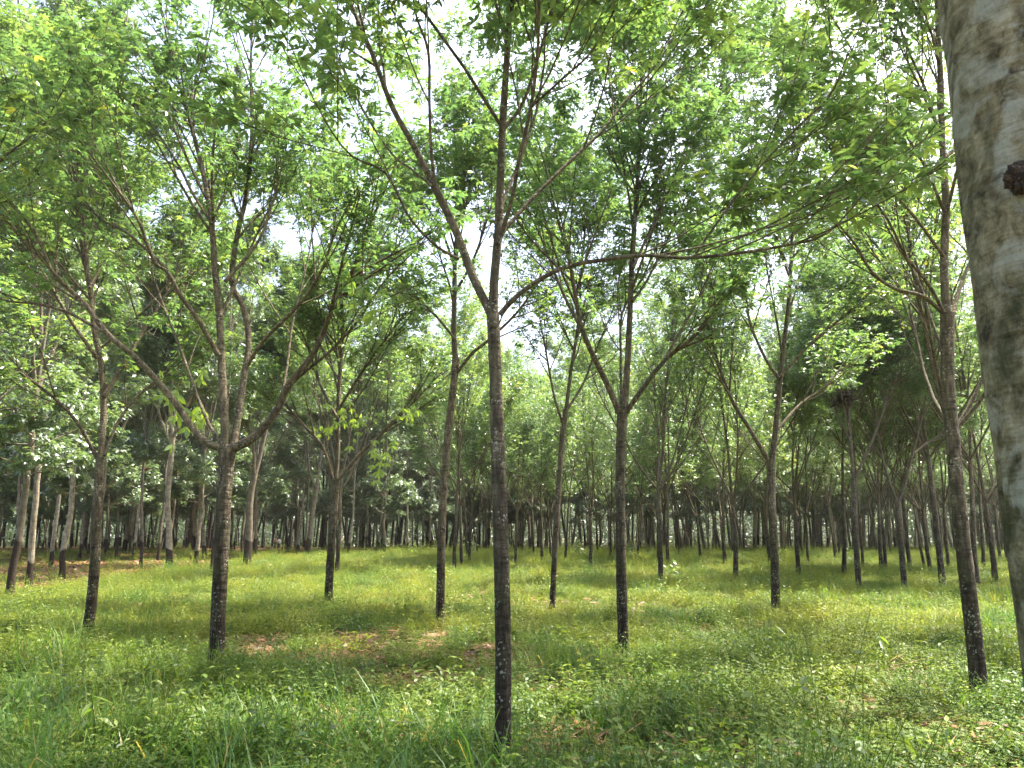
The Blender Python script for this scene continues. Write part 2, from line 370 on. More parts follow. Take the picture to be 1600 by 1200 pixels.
# ------------------------------------------------------------------ ground
def undul(x, y):
    return 0.05 * math.sin(x * 0.7 + 1.3) * math.cos(y * 0.55) + 0.04 * math.sin(x * 0.23 + y * 0.31)
def gz(x, y):
    d = math.hypot(x, y); return undul(x, y) * min(1, d / 6.0) - 0.03
def build_ground():
    xs = np.concatenate([-np.geomspace(600, 12, 34), np.linspace(-11.5, 11.5, 70), np.geomspace(12, 600, 34)])
    ys = np.concatenate([np.linspace(-60, -2, 12), np.linspace(-1, 30, 90), np.geomspace(31, 900, 44)])
    V = np.array([(x, y, gz(x, y)) for y in ys for x in xs]); nx = len(xs)
    i = np.arange(len(ys) - 1)[:, None] * nx + np.arange(nx - 1)[None]
    f = np.stack([i, i + 1, i + nx + 1, i + nx], -1).reshape(-1, 4)
    m, nt, ns, ls = new_mat('forest_floor')
    tc = ns.new('ShaderNodeTexCoord'); P = tc.outputs['Object']
    n1 = nd(ns, 'ShaderNodeTexNoise', i_Scale=0.45, i_Detail=6.0, i_Roughness=0.62); ls.new(P, n1.inputs['Vector'])
    n2 = nd(ns, 'ShaderNodeTexNoise', i_Scale=14.0, i_Detail=6.0, i_Roughness=0.7); ls.new(P, n2.inputs['Vector'])
    soil = ramp(ns, [(0.3, (0.07, 0.04, 0.024)), (0.5, (0.15, 0.085, 0.05)), (0.72, (0.26, 0.16, 0.095))]); ls.new(n2.outputs['Fac'], soil.inputs[0])
    moss = ramp(ns, [(0.3, (0.03, 0.05, 0.015)), (0.7, (0.09, 0.13, 0.035))]); ls.new(n2.outputs['Fac'], moss.inputs[0])
    mk = ramp(ns, [(0.42, (0, 0, 0)), (0.56, (1, 1, 1))]); ls.new(n1.outputs['Fac'], mk.inputs[0])
    col = mixc(ns, ls, mk.outputs[0], soil.outputs[0], moss.outputs[0])
    bs = nd(ns, 'ShaderNodeBsdfPrincipled'); ls.new(col, bs.inputs['Base Color']); bs.inputs['Roughness'].default_value = 0.95
    bs.inputs['Specular IOR Level'].default_value = 0.15
    bp = nd(ns, 'ShaderNodeBump', i_Strength=0.9, i_Distance=0.05); ls.new(n2.outputs['Fac'], bp.inputs['Height']); ls.new(bp.outputs[0], bs.inputs['Normal'])
    o = ns.new('ShaderNodeOutputMaterial'); ls.new(bs.outputs[0], o.inputs[0])
    tag(link('ground', np_mesh('ground', V, f, smooth=True), m), 'reddish brown forest floor under the grass and the trees', 'ground', kind='structure')
build_ground()

# ------------------------------------------------------------------ traced near trees
GR_YOUNG = 'young rubber trees in the grassy clearing'
def D0(p): return base(*p)[1]
def traced_tree(name, label, base_px, trunk, limbs, seed, size=0.082, bright=0.0, mat=None, fine=True, dens=1.0, lev=2, extra=7, group=None, leaf=None, sprays=()):
    if D0(base_px) < 16 and extra > 5: extra = 5
    """trunk / limbs: polylines of (px, py, radius_px); a limb is (end depth offset in m, first leafy fraction, points)"""
    rng = np.random.default_rng(seed)
    b = base(*base_px); D = b[1]; b[2] = gz(b[0], b[1]) - 0.04
    root = empty(name, b)
    tag(root, label, 'tree', group or GR_YOUNG)
    mat = mat or M_BARK
    P = dict(P_YOUNG); thin = 0.92
    def conv(poly, dz, lead=0.0):
        n = len(poly); out = []
        L = np.concatenate([[0], np.cumsum([math.hypot(poly[k + 1][0] - poly[k][0], poly[k + 1][1] - poly[k][1]) for k in range(n - 1)])])
        for k, (px, py, r) in enumerate(poly):
            y = D + lead + dz * (L[k] / L[-1]); out.append((*at(px, py, y), r / F_PX * y))
        return np.array(out) * np.array((1, 1, 1, thin))
    tr = conv(trunk, 0.0); tr[0, :3] = b
    if len(tr) > 2: pass
    sp = spline(tr, max(14, len(tr) * 5))
    # root flare
    h = sp[:, 2] - b[2]; sp[:, 3] *= 1 + 0.28 * np.exp(-h / 0.10)
    T = Tubes(); T.add(sp[:, :3], sp[:, 3], 14 if D < 12 else 9, rough=0.025, rng=rng)
    tips = []
    link('trunk', T.mesh('trunk', b), mat, root)
    for li, (dz, t0, poly) in enumerate(limbs):
        thin = 0.78; B = Tubes(); c = conv(poly, dz); s = spline(c, max(6, len(c) * 3))
        s[:, 3] = np.maximum(s[:, 3], 0.003)
        s[0, 3] *= 1.12
        B.add(s[:, :3], s[:, 3], 8 if D < 12 else 6, rough=0.02, rng=rng)
        length = np.linalg.norm(np.diff(s[:, :3], axis=0), axis=1).sum()
        if t0 < 1:
            P['kids'] = [0, 6, max(5, int(length * 5.5 * (1 - t0) * dens)), 4]
            P['maxl'] = 2.6; 
            spawn(B, tips, s[:, :3], s[:, 3], lev, rng, P, t0, min(length, 3.2))
        if li == 0 and extra:      # thin upper boughs on every side of the leader
            az = rng.random() * 6.28
            for k in range(extra):
                az += 2.4 + rng.normal(0, .3); j = int(len(s) * (0.3 + 0.65 * k / extra)); an = rng.uniform(.3, .7)
                d = np.array((math.cos(az) * math.sin(an), math.sin(az) * math.sin(an), math.cos(an)))
                grow(B, tips, s[j, :3], d, rng.uniform(2.0, 3.4), max(.012, s[j, 3] * .5), 3, rng, dict(P_YOUNG, kids=[0, 4, 4, 5]))
        link('branch', B.mesh('branch', b), mat, root)
    lm = leaf_mesh('crown', tips, rng, T_FINE if fine else T_COARSE, (3, 5) if D < 16 else (3, 7), size, b, bright)
    link('crown', lm, leaf or M_LEAF, root)
    SP = []
    for px, py, dz, sz in sprays:      # fresh drooping yellow-green leaves
        c = at(px, py, D + dz); n = 14
        q = c + rng.normal(0, sz * .45, (n, 3)); az = rng.random(n) * 6.28
        v, f, a = place_templates(T_FINE, q, np.stack([np.cos(az) * .5, np.sin(az) * .5, -np.ones(n)], 1), np.stack([np.cos(az), np.sin(az), np.full(n, .6)], 1), rng.uniform(.11, .17, n), rng.random(n))
        SP.append((v, f + sum(len(t[0]) for t in SP), a))
    if SP: link('fresh_foliage', mixed_mesh('fresh_foliage', np.concatenate([t[0] for t in SP]) - b, np.concatenate([t[1] for t in SP]), np.concatenate([t[2] for t in SP])), M_SPRAY, root)
    return root

traced_tree('rubber_tree', 'dark lichen-dotted tree nearest the centre front, one long limb reaching right', (785, 1165),
  [(785, 1165, 13.5), (786, 1040, 13), (783, 850, 13), (778, 700, 12), (775, 600, 11), (770, 490, 11)],
  [(0.3, 0.45, [(770, 500, 10.5), (772, 440, 9.5), (778, 370, 9), (782, 280, 8.5), (785, 200, 8), (792, 90, 7), (797, 0, 6), (800, -150, 4), (800, -330, 2)]),
   (0.6, 0.45, [(768, 492, 9), (738, 430, 9), (712, 360, 8.5), (682, 298, 8), (645, 225, 6.5), (612, 165, 6), (582, 85, 5), (552, 15, 4.5), (525, -60, 3.5), (490, -180, 2)]),
   (-0.3, 0.3, [(681, 296, 4), (674, 240, 3.4), (671, 160, 3.2), (669, 80, 3), (648, 15, 2.6), (640, -80, 2)]),
   (-0.9, 0.35, [(717, 405, 3.4), (680, 383, 3), (640, 340, 2.8), (602, 270, 2.5), (545, 240, 2.2), (495, 165, 1.6), (450, 60, 1)]),
   (0.8, 0.35, [(676, 292, 3), (640, 262, 2.6), (612, 240, 2.4), (560, 160, 2), (520, 60, 1.3)]),
   (-0.8, 0.3, [(779, 380, 5), (800, 310, 4.4), (812, 245, 4), (830, 165, 4), (840, 80, 3.6), (843, 0, 3), (850, -120, 2)]),
   (-0.6, 0.3, [(829, 168, 3), (880, 122, 2.6), (925, 80, 2.2), (960, 15, 1.6), (990, -60, 1)]),
   (0.9, 0.3, [(786, 362, 4.6), (830, 312, 4.2), (880, 262, 4), (940, 205, 3.4), (975, 160, 3), (1030, 95, 2), (1080, 10, 1.2)]),
   (0.5, 0.3, [(784, 205, 4), (815, 165, 4), (838, 100, 3.4), (860, 20, 3), (880, -80, 2)]),
   (-0.9, 0.42, [(781, 492, 6), (800, 470, 5.2), (835, 442, 5), (885, 417, 4.6), (950, 405, 4.2), (1010, 399, 4), (1070, 403, 3.8), (1150, 396, 3.4), (1230, 383, 3), (1290, 366, 2.2), (1345, 310, 1.4)]),
   (-0.3, 0.3, [(1085, 401, 2.8), (1112, 360, 2.6), (1178, 272, 2.3), (1250, 195, 2), (1300, 145, 1.6), (1325, 80, 1)]),
   (0.3, 0.4, [(1000, 398, 2), (1060, 370, 1.7), (1110, 340, 1.3), (1160, 320, 1)])],
  seed=11, dens=0.72, extra=3)

traced_tree('rubber_tree', 'dark mossy tree at left front with a wide low Y fork', (338, 1040),
  [(338, 1040, 12.5), (341, 960, 12), (346, 860, 12), (351, 760, 12), (356, 700, 13.5)],
  [(0.4, 0.4, [(353, 706, 9), (350, 640, 8.5), (346, 560, 8), (342, 480, 7.5), (335, 410, 7), (330, 345, 6), (318, 272, 5), (292, 172, 3.6), (268, 90, 2.4), (250, 10, 1.5)]),
   (1.5, 0.4, [(364, 702, 8), (374, 640, 7.5), (381, 590, 7), (389, 535, 6.5), (380, 480, 6), (362, 440, 6), (372, 360, 5.5), (386, 300, 5), (394, 200, 4), (392, 100, 3), (396, 0, 2)]),
   (-0.6, 0.5, [(350, 703, 8), (312, 683, 7), (268, 622, 6.5), (215, 562, 6), (168, 522, 5.5), (130, 472, 5), (85, 430, 4), (58, 370, 3.4), (18, 318, 3), (-30, 270, 2)]),
   (0.5, 0.35, [(168, 523, 3.4), (110, 490, 3), (60, 475, 2.8), (10, 470, 2.2), (-40, 450, 1.5)]),
   (1.6, 0.4, [(347, 695, 4), (325, 660, 3.2), (305, 610, 3), (282, 545, 2.6), (262, 495, 2.2), (235, 420, 1.5)]),
   (-1.2, 0.4, [(341, 555, 5.5), (310, 500, 5), (282, 462, 4.6), (262, 425, 4.2), (240, 408, 3.6), (215, 342, 3), (165, 272, 2.4), (105, 195, 1.6)]),
   (0.6, 0.35, [(260, 420, 3), (200, 365, 2.6), (150, 335, 2.2), (90, 250, 1.6), (50, 190, 1)]),
   (-0.7, 0.4, [(362, 702, 10), (398, 682, 8.5), (430, 645, 8), (452, 600, 7.5), (490, 552, 6.5), (520, 482, 5.5), (548, 432, 4.6), (570, 370, 3.6), (600, 300, 2.4), (625, 240, 1.4)]),
   (-1.0, 0.3, [(449, 605, 4), (480, 578, 3.4), (520, 545, 3), (560, 500, 2.6), (600, 440, 2), (640, 400, 1.3)]),
   (0.8, 0.3, [(440, 625, 3.2), (450, 560, 2.8), (458, 500, 2.4), (478, 420, 2), (492, 340, 1.3)]),
   (-1.2, 0.35, [(384, 575, 4), (412, 532, 3.8), (465, 478, 3.4), (500, 428, 3), (525, 360, 2.2), (560, 290, 1.4)]),
   (0.5, 0.3, [(331, 350, 3), (300, 300, 3), (280, 260, 2.6), (240, 200, 2), (180, 130, 1.5)]),
   (0.5, 0.3, [(352, 440, 4), (405, 375, 3), (430, 300, 2.4), (450, 220, 1.6)])],
  seed=12, dens=0.72, extra=3, sprays=((285, 600, .8, .3), (300, 635, .9, .3), (560, 450, -.6, .3)))

traced_tree('rubber_tree', 'leaning dark tree at far left, rooted where tall grass meets the bright yellow weeds', (137, 988),
  [(137, 988, 8.5), (147, 900, 8), (152, 800, 8), (158, 715, 8)],
  [(0.4, 0.35, [(157, 722, 7), (162, 640, 6.5), (158, 570, 6), (148, 520, 5.5), (141, 450, 5), (130, 370, 4.2), (121, 300, 3.5), (125, 200, 2.4), (130, 110, 1.5)]),
   (-0.8, 0.35, [(153, 718, 4), (122, 662, 3.4), (85, 622, 3), (45, 592, 2.6), (0, 560, 2), (-40, 520, 1.4)]),
   (0.8, 0.35, [(163, 712, 3.6), (183, 662, 3), (212, 622, 2.6), (255, 585, 2.2), (300, 540, 1.4)]),
   (1.4, 0.3, [(162, 620, 4.4), (196, 565, 4), (222, 520, 3.6), (248, 478, 3), (275, 430, 2.4), (290, 350, 1.5)]),
   (-0.8, 0.3, [(152, 560, 4), (110, 500, 3.6), (70, 430, 3), (25, 360, 2.2), (-15, 300, 1.4)]),
   (1.0, 0.3, [(140, 450, 3), (165, 400, 2.6), (185, 330, 2), (205, 260, 1.4)])],
  seed=13, size=0.095, bright=0.1, extra=6)

traced_tree('rubber_tree', 'bare-stemmed tan tree left of centre with drooping fresh yellow-green leaf sprays', (513, 935),
  [(513, 935, 7), (518, 850, 6.5), (522, 800, 6), (525, 752, 6)],
  [(0.6, 0.35, [(524, 760, 5), (528, 700, 4.5), (529, 620, 4.2), (535, 520, 3.5), (533, 430, 2.8), (540, 330, 1.8)]),
   (-0.8, 0.35, [(522, 756, 3.6), (505, 700, 3.2), (475, 665, 3), (445, 632, 2.4), (410, 600, 1.5)]),
   (0.8, 0.35, [(528, 750, 4), (560, 712, 3.4), (592, 682, 3), (635, 640, 2.4), (692, 580, 1.5)]),
   (-0.9, 0.3, [(529, 640, 3), (560, 590, 2.5), (610, 520, 2), (650, 470, 1.3)]),
   (1.0, 0.3, [(528, 655, 3), (500, 600, 2.6), (480, 540, 2), (455, 480, 1.3)])],
  seed=14, size=0.095, bright=0.16, dens=1.2,
  sprays=((436, 612, -.3, .5), (518, 665, .1, .5), (568, 655, -.6, .5), (600, 700, -.8, .4), (590, 725, -.5, .3), (648, 640, -.8, .3), (545, 640, .2, .4)))

traced_tree('rubber_tree', 'slender tree just left of the centre tree, curving gently to the right', (688, 963),
  [(688, 963, 7.5), (689, 870, 7), (692, 780, 7), (700, 680, 6.5), (709, 600, 6.5), (712, 560, 6.5)],
  [(0.4, 0.4, [(712, 568, 6), (709, 520, 5.5), (710, 470, 5), (711, 400, 4.4), (718, 330, 3.6), (728, 250, 2.6), (735, 160, 1.6)]),
   (-0.8, 0.3, [(712, 585, 3.6), (738, 552, 3.4), (765, 530, 3), (815, 480, 2.4), (850, 420, 1.5)]),
   (-0.6, 0.3, [(711, 530, 2.8), (685, 498, 2.6), (650, 462, 2.2), (620, 430, 1.6)]),
   (0.9, 0.3, [(711, 420, 3), (690, 360, 2.6), (665, 320, 2.2), (630, 260, 1.4)]),
   (-0.6, 0.3, [(710, 460, 3.2), (742, 400, 2.6), (765, 330, 2), (790, 260, 1.3)])],
  seed=15, size=0.095, bright=0.05)

traced_tree('rubber_tree', 'dark tree right of centre whose four limbs open from a black knuckle', (974, 1003),
  [(974, 1003, 9), (971, 900, 8.5), (969, 760, 8), (972, 642, 9)],
  [(0.3, 0.4, [(975, 648, 7), (981, 560, 6.5), (985, 470, 6), (988, 400, 5.5), (995, 300, 4.5), (1000, 200, 3.5), (1002, 100, 2.4), (1000, 10, 1.5)]),
   (-0.8, 0.4, [(968, 645, 6.5), (945, 592, 6), (922, 545, 5.5), (907, 505, 5), (897, 450, 4.4), (888, 400, 3.6), (868, 330, 2.6), (850, 250, 1.6)]),
   (1.6, 0.3, [(988, 420, 3.4), (1030, 330, 3), (1075, 240, 2.6), (1120, 150, 2), (1145, 60, 1.2)]),
   (0.6, 0.3, [(912, 520, 4), (890, 480, 3.4), (868, 430, 3), (845, 370, 2.2), (820, 320, 1.5)]),
   (0.9, 0.3, [(971, 640, 3), (970, 560, 2.8), (972, 490, 2.4), (1000, 440, 2), (1030, 380, 1.4)]),
   (-0.8, 0.35, [(978, 645, 5.5), (1008, 602, 4.8), (1040, 562, 4.2), (1080, 530, 3.4), (1120, 485, 2.6), (1150, 420, 1.6)]),
   (0.4, 0.3, [(1038, 562, 3), (1062, 520, 2.6), (1090, 470, 2.2), (1120, 400, 1.4)]),
   (0.7, 0.3, [(988, 470, 3.2), (1010, 440, 2.8), (1045, 370, 2.2), (1075, 300, 1.4)])],
  seed=16, size=0.095)

traced_tree('rubber_tree', 'lone dark tree in open grass at right, low left limb leaving a swollen joint', (1212, 950),
  [(1212, 950, 7.5), (1210, 860, 7), (1206, 790, 7), (1205, 718, 7.5)],
  [(0.3, 0.4, [(1206, 724, 6), (1214, 650, 5.5), (1219, 590, 5.5), (1227, 520, 4.5), (1234, 450, 4), (1238, 350, 3.4), (1245, 250, 2.8), (1252, 150, 2), (1258, 60, 1.2)]),
   (1.5, 0.3, [(1236, 440, 3), (1205, 350, 2.6), (1180, 260, 2.2), (1165, 170, 1.6), (1150, 90, 1)]),
   (-0.8, 0.35, [(1202, 722, 4.6), (1168, 665, 4.2), (1142, 622, 3.8), (1120, 560, 3), (1104, 500, 2.2), (1090, 440, 1.4)]),
   (0.6, 0.3, [(1218, 592, 3.8), (1197, 562, 3.4), (1172, 505, 2.8), (1164, 450, 2.2), (1150, 380, 1.4)]),
   (-0.6, 0.3, [(1220, 588, 3), (1262, 542, 2.8), (1310, 500, 2.2), (1352, 468, 1.5)]),
   (0.8, 0.3, [(1214, 672, 3), (1250, 632, 2.6), (1290, 602, 2), (1325, 560, 1.3)])],
  seed=17, size=0.095)

traced_tree('rubber_tree', 'tall dark lichen-flecked tree at right leaning inward beside the huge blotched trunk', (1530, 1075),
  [(1530, 1075, 13.5), (1520, 980, 12.5), (1508, 880, 12), (1497, 780, 11.5), (1489, 690, 11), (1481, 590, 10.5), (1480, 490, 11.5)],
  [(0.3, 0.35, [(1480, 498, 9), (1475, 420, 8.5), (1478, 320, 8), (1472, 220, 6.5), (1470, 120, 6), (1464, 20, 5), (1460, -120, 3)]),
   (-0.6, 0.35, [(1473, 488, 4.6), (1440, 462, 4), (1400, 452, 3.6), (1362, 425, 3.2), (1335, 380, 2.6), (1290, 330, 1.8), (1260, 300, 1.2)]),
   (0.8, 0.3, [(1478, 560, 3.4), (1455, 500, 3.2), (1435, 440, 3), (1395, 370, 2.4), (1350, 300, 1.6)]),
   (-0.8, 0.3, [(1476, 490, 4), (1448, 440, 3.6), (1415, 400, 3), (1385, 340, 2.6), (1330, 270, 2), (1270, 200, 1.3)]),
   (0.6, 0.3, [(1489, 492, 5), (1503, 440, 4), (1535, 370, 3), (1570, 310, 2)]),
   (-0.8, 0.3, [(1474, 400, 3.6), (1430, 340, 3), (1385, 290, 2.4), (1340, 240, 1.5)]),
   (0.5, 0.3, [(1472, 230, 3.5), (1450, 150, 3), (1420, 80, 2.4), (1390, 0, 1.6)]),
   (-0.9, 0.3, [(1475, 330, 3.5), (1440, 250, 3), (1380, 160, 2.4), (1320, 60, 1.6), (1270, -20, 1)]),],
  seed=18, dens=0.72, extra=3)

traced_tree('rubber_tree', 'slim dark tree between the centre tree and the next forked one, kinked above the grass', (862, 943),
  [(862, 943, 5.2), (867, 860, 4.8), (873, 760, 4.6), (878, 690, 4.6), (884, 640, 4.8)],
  [(0.3, 0.3, [(884, 645, 4), (892, 580, 3.6), (903, 510, 3), (908, 430, 2.2), (915, 340, 1.4)]),
   (-0.6, 0.3, [(880, 665, 2.6), (866, 620, 2.4), (855, 560, 2), (842, 490, 1.3)]),
   (0.7, 0.3, [(885, 642, 2.8), (912, 598, 2.4), (930, 550, 2), (960, 480, 1.3)])],
  seed=19, size=0.095, fine=False, extra=10)

t_nest = traced_tree('rubber_tree', 'dark tree holding a clump of dead leaves in its broken left fork', (1342, 917),
  [(1342, 917, 5), (1337, 840, 4.6), (1334, 748, 4.8)],
  [(0.2, 0.75, [(1334, 752, 4), (1330, 700, 3.6), (1326, 640, 3.6), (1330, 560, 2.2), (1335, 480, 1.4)]),
   (-0.5, 0.4, [(1335, 750, 3.8), (1360, 695, 3.2), (1380, 642, 2.6), (1402, 585, 1.8), (1420, 520, 1.2)]),
   (0.6, 0.3, [(1329, 690, 2), (1310, 650, 2), (1296, 610, 1.6), (1290, 540, 1.2)])],
  seed=20, size=0.095, fine=False)
traced_tree('rubber_tree', 'dark tree at right with a neat Y fork, left arm dark and right arm pale', (1413, 915),
  [(1413, 915, 5), (1408, 850, 4.6), (1403, 785, 4.8)],
  [(0.5, 0.4, [(1403, 788, 3.6), (1386, 742, 3), (1374, 692, 2.6), (1364, 640, 2), (1356, 560, 1.3)]),
   (-0.5, 0.4, [(1404, 786, 3.8), (1417, 745, 3.4), (1426, 708, 3.2), (1438, 660, 2.4), (1452, 590, 1.6), (1460, 520, 1.1)]),
   (0.4, 0.3, [(1426, 712, 2.6), (1446, 694, 2.2), (1472, 678, 1.8), (1500, 650, 1.2)])],
  seed=21, size=0.095, fine=False)

# --- the big trunk at the right edge, an arm's length away
def edge_tree():
    rng = np.random.default_rng(31)
    bx, by = 1.53, 2.02; b = np.array((bx, by, gz(bx, by) - 0.05))
    root = empty('old_rubber_tree', b)
    tag(root, 'huge out-of-focus trunk at the right edge, grey green and blotched with a dark knot', 'tree')
    zs = np.linspace(0, 3.6, 60); pts = np.stack([bx + 0.008 * np.sin(zs * 1.9), by + 0.0 * zs, b[2] + zs], 1)
    rad = 0.222 - 0.001 * zs + 0.05 * np.exp(-zs / 0.15)
    T = Tubes(); n = 28
    th = np.arange(n) / n * 6.283
    V = []
    for p, r in zip(pts, rad):
        for a in th:
            q = Vector((math.cos(a) * 3, math.sin(a) * 3, p[2] * 4))
            rr = r * (1 + 0.035 * mnoise.noise(q) + 0.02 * mnoise.noise(q * 3.1))
            V.append((p[0] + rr * math.cos(a), p[1] + rr * math.sin(a), p[2]))
    i = np.arange(len(pts) - 1)[:, None] * n; j = np.arange(n)[None]; j2 = (j + 1) % n
    f = np.stack([i + j, i + j2, i + n + j2, i + n + j], -1).reshape(-1, 4)
    link('trunk', np_mesh('trunk', np.array(V) - b, f, smooth=True), M_BARK_CLOSE, root)
    # the knot: a cluster of small burls
    V = []; Fq = []
    import bmesh
    bm = bmesh.new()
    kc = Vector(at(1597, 276, by - 0.15) - b)
    bmesh.ops.create_icosphere(bm, subdivisions=6, radius=1.0)
    for v in bm.verts:
        q = v.co.copy(); e = 0
        for sc_, am in ((1.6, .30), (3.2, .16), (7, .08), (15, .04)):
            e += am * abs(mnoise.noise(q * sc_ + Vector((3, 1, 7)))) * 2
        v.co = kc + Vector((q.x * .04, q.y * .034, q.z * .04)) * (0.8 + e)
    me = bpy.data.meshes.new('knot'); bm.to_mesh(me); bm.free()
    for p in me.polygons: p.use_smooth = True
    link('knot', me, plain_mat('knot_bark', (0.04, 0.026, 0.018), 0.95, 45, 0.7), root)
    tips = []; P = dict(P_YOUNG); P['kids'] = [0, 4, 5, 5]; P['maxl'] = 2.2
    top = pts[-1]
    for k, (az, an, L) in enumerate([(1.9, .75, 4.2), (2.6, .6, 4.2), (0.9, .7, 4), (3.7, .75, 3.6), (-0.6, .6, 3.6), (1.4, .3, 4.5)]):
        d = np.array((math.cos(az) * math.sin(an), math.sin(az) * math.sin(an), math.cos(an)))
        B = Tubes(); grow(B, tips, top + np.array((0, 0, -0.15)), d, L, 0.06, 3, rng, P)
        link('branch', B.mesh('branch', b), M_BARK_CLOSE, root)
    link('crown', leaf_mesh('crown', tips, rng, T_FINE, (2, 5), 0.092, b), M_LEAF, root)
edge_tree()

# ------------------------------------------------------------------ tree prototypes, copied
def young_proto(seed, H=9.0, fork=3.0, fine=False):
    rng = np.random.default_rng(seed); root = empty('rubber_tree')
    T = Tubes(); tips = []
    lean = rng.normal(0, .03, 2)
    zs = np.linspace(-0.1, fork, 12); wob = np.cumsum(rng.normal(0, .012, (12, 2)), axis=0); wob[0] = 0
    pts = np.stack([lean[0] * zs + wob[:, 0], lean[1] * zs + wob[:, 1], zs], 1)
    r = 0.092 - 0.010 * zs + 0.03 * np.exp(-np.maximum(zs, 0) / .12)
    T.add(pts, r, 9, rough=.02, rng=rng)
    P = dict(P_YOUNG); P['kids'] = [0, 6, 8, 6]
    top = pts[-1]; az = rng.random() * 6.28
    # leader
    L = H - fork; n = 10; q = np.array((lean[0], lean[1], 1.0)); lp = [top - np.array((0, 0, .1))]
    for k in range(n):
        q = unit(q + rng.normal(0, .07, 3) + np.array((0, 0, .12))); lp.append(lp[-1] + q * L / n)
    lp = np.array(lp); lr = np.linspace(r[-1] * .8, .008, n + 1); T.add(lp, lr, 7)
    spawn(T, tips, lp, lr, 2, rng, P, 0.2, L * .62, 2.6)
    for k in range(rng.integers(3, 6)):
        az += 2.1 + rng.normal(0, .4); an = rng.uniform(.5, .95)
        d = np.array((math.cos(az) * math.sin(an), math.sin(az) * math.sin(an), math.cos(an)))
        P2 = dict(P); P2['up'] = 0.09
        p = spline_limb = None
        LL = L * rng.uniform(.55, .8)
        pp = [top - np.array((0, 0, rng.uniform(0, .25)))]; q = d
        for s in range(8):
            q = unit(q + rng.normal(0, .06, 3) + np.array((0, 0, .10))); pp.append(pp[-1] + q * LL / 8)
        pp = np.array(pp); pr = np.linspace(r[-1] * .6, .008, 9); T.add(pp, pr, 6)
        spawn(T, tips, pp, pr, 2, rng, P, 0.25, LL * .7, 1.8)
    link('trunk', T.mesh('trunk'), M_BARK, root)
    link('crown', leaf_mesh('crown', tips, rng, T_FINE if fine else T_COARSE, (6, 9) if not fine else (2, 5), 0.128 if not fine else 0.092, (0, 0, 0), 0.14), M_LEAF, root)
    return root

def old_proto(seed, H=17.0, fork=5.5, low=False):
    rng = np.random.default_rng(seed); root = empty('old_rubber_tree')
    T = Tubes(); tips = []
    lean = rng.normal(0, .035, 2)
    zs = np.linspace(-0.1, fork, 14); wob = np.cumsum(rng.normal(0, .035, (14, 2)), axis=0); wob[:2] = 0
    pts = np.stack([lean[0] * zs + wob[:, 0], lean[1] * zs + wob[:, 1], zs], 1)
    r = 0.135 - 0.006 * zs + 0.05 * np.exp(-np.maximum(zs, 0) / .2)
    T.add(pts, r, 9, rough=.03, rng=rng)
    P = dict(P_OLD); top = pts[-1]; az = rng.random() * 6.28
    L = H - fork
    for k in range(rng.integers(3, 5)):
        az += 2.1 + rng.normal(0, .4); an = rng.uniform(.15, .55) if k else 0.1
        q = np.array((math.cos(az) * math.sin(an), math.sin(az) * math.sin(an), math.cos(an)))
        LL = L * rng.uniform(.8, 1.0)
        pp = [top - np.array((0, 0, rng.uniform(0, .3)))]
        for s in range(9):
            q = unit(q + rng.normal(0, .08, 3) + np.array((0, 0, .05))); pp.append(pp[-1] + q * LL / 9)
        pp = np.array(pp); pr = np.linspace(r[-1] * .7, .02, 10); T.add(pp, pr, 6)
        spawn(T, tips, pp, pr, 3, rng, dict(P, kids=[0, 4, 5, 10]), 0.10, LL * .42, 1.0)
    # low leafy side shoots off the stem
    for k in range(9 if low else 5):
        z = rng.uniform(3.2 if low else 5.0, fork); i = min(int(z / fork * 12), 12); a2 = rng.random() * 6.28
        d = np.array((math.cos(a2), math.sin(a2), rng.uniform(.1, .5)))
        grow(T, tips, np.array((pts[i][0], pts[i][1], z)), unit(d), rng.uniform(1.6, 3.0), .03, 2, rng, dict(P, kids=[0, 4, 6]))
    link('trunk', T.mesh('trunk'), M_BARK_OLD, root)
    link('crown', leaf_mesh('crown', tips, rng, T_COARSE, (4, 7), 0.22, (0, 0, 0), 0.05), M_LEAF_OLD, root)
    return root

used = set()
def place(proto, loc, rz, sc, label, group):
    if id(proto) not in used:
        used.add(id(proto)); o = proto
    else:
        o = proto.copy(); C.objects.link(o)
        for ch in proto.children:
            c = ch.copy(); C.objects.link(c); c.parent = o
    o.location = (loc[0], loc[1], gz(loc[0], loc[1]) - 0.02); o.rotation_euler = (0, 0, rz)
    o.scale = sc if hasattr(sc, '__len__') else (sc, sc, sc)
    tag(o, label, 'tree', group)
    return o
YF = [young_proto(150, 11.5, 3.0, True), young_proto(151, 11.0, 3.4, True)]
YP = [young_proto(100 + k, H, fk) for k, (H, fk) in enumerate([(11.5, 2.9), (12.4, 3.6), (11.8, 4.4), (11.0, 2.5), (12.8, 3.2)])]
OP = [old_proto(200 + k, H, fk, lo) for k, (H, fk, lo) in enumerate([(21, 7.2, False), (19.5, 5.6, True), (22, 8.5, False), (20, 6.6, True), (21, 7.8, False), (18.5, 6.2, False)])]
rng = np.random.default_rng(5)
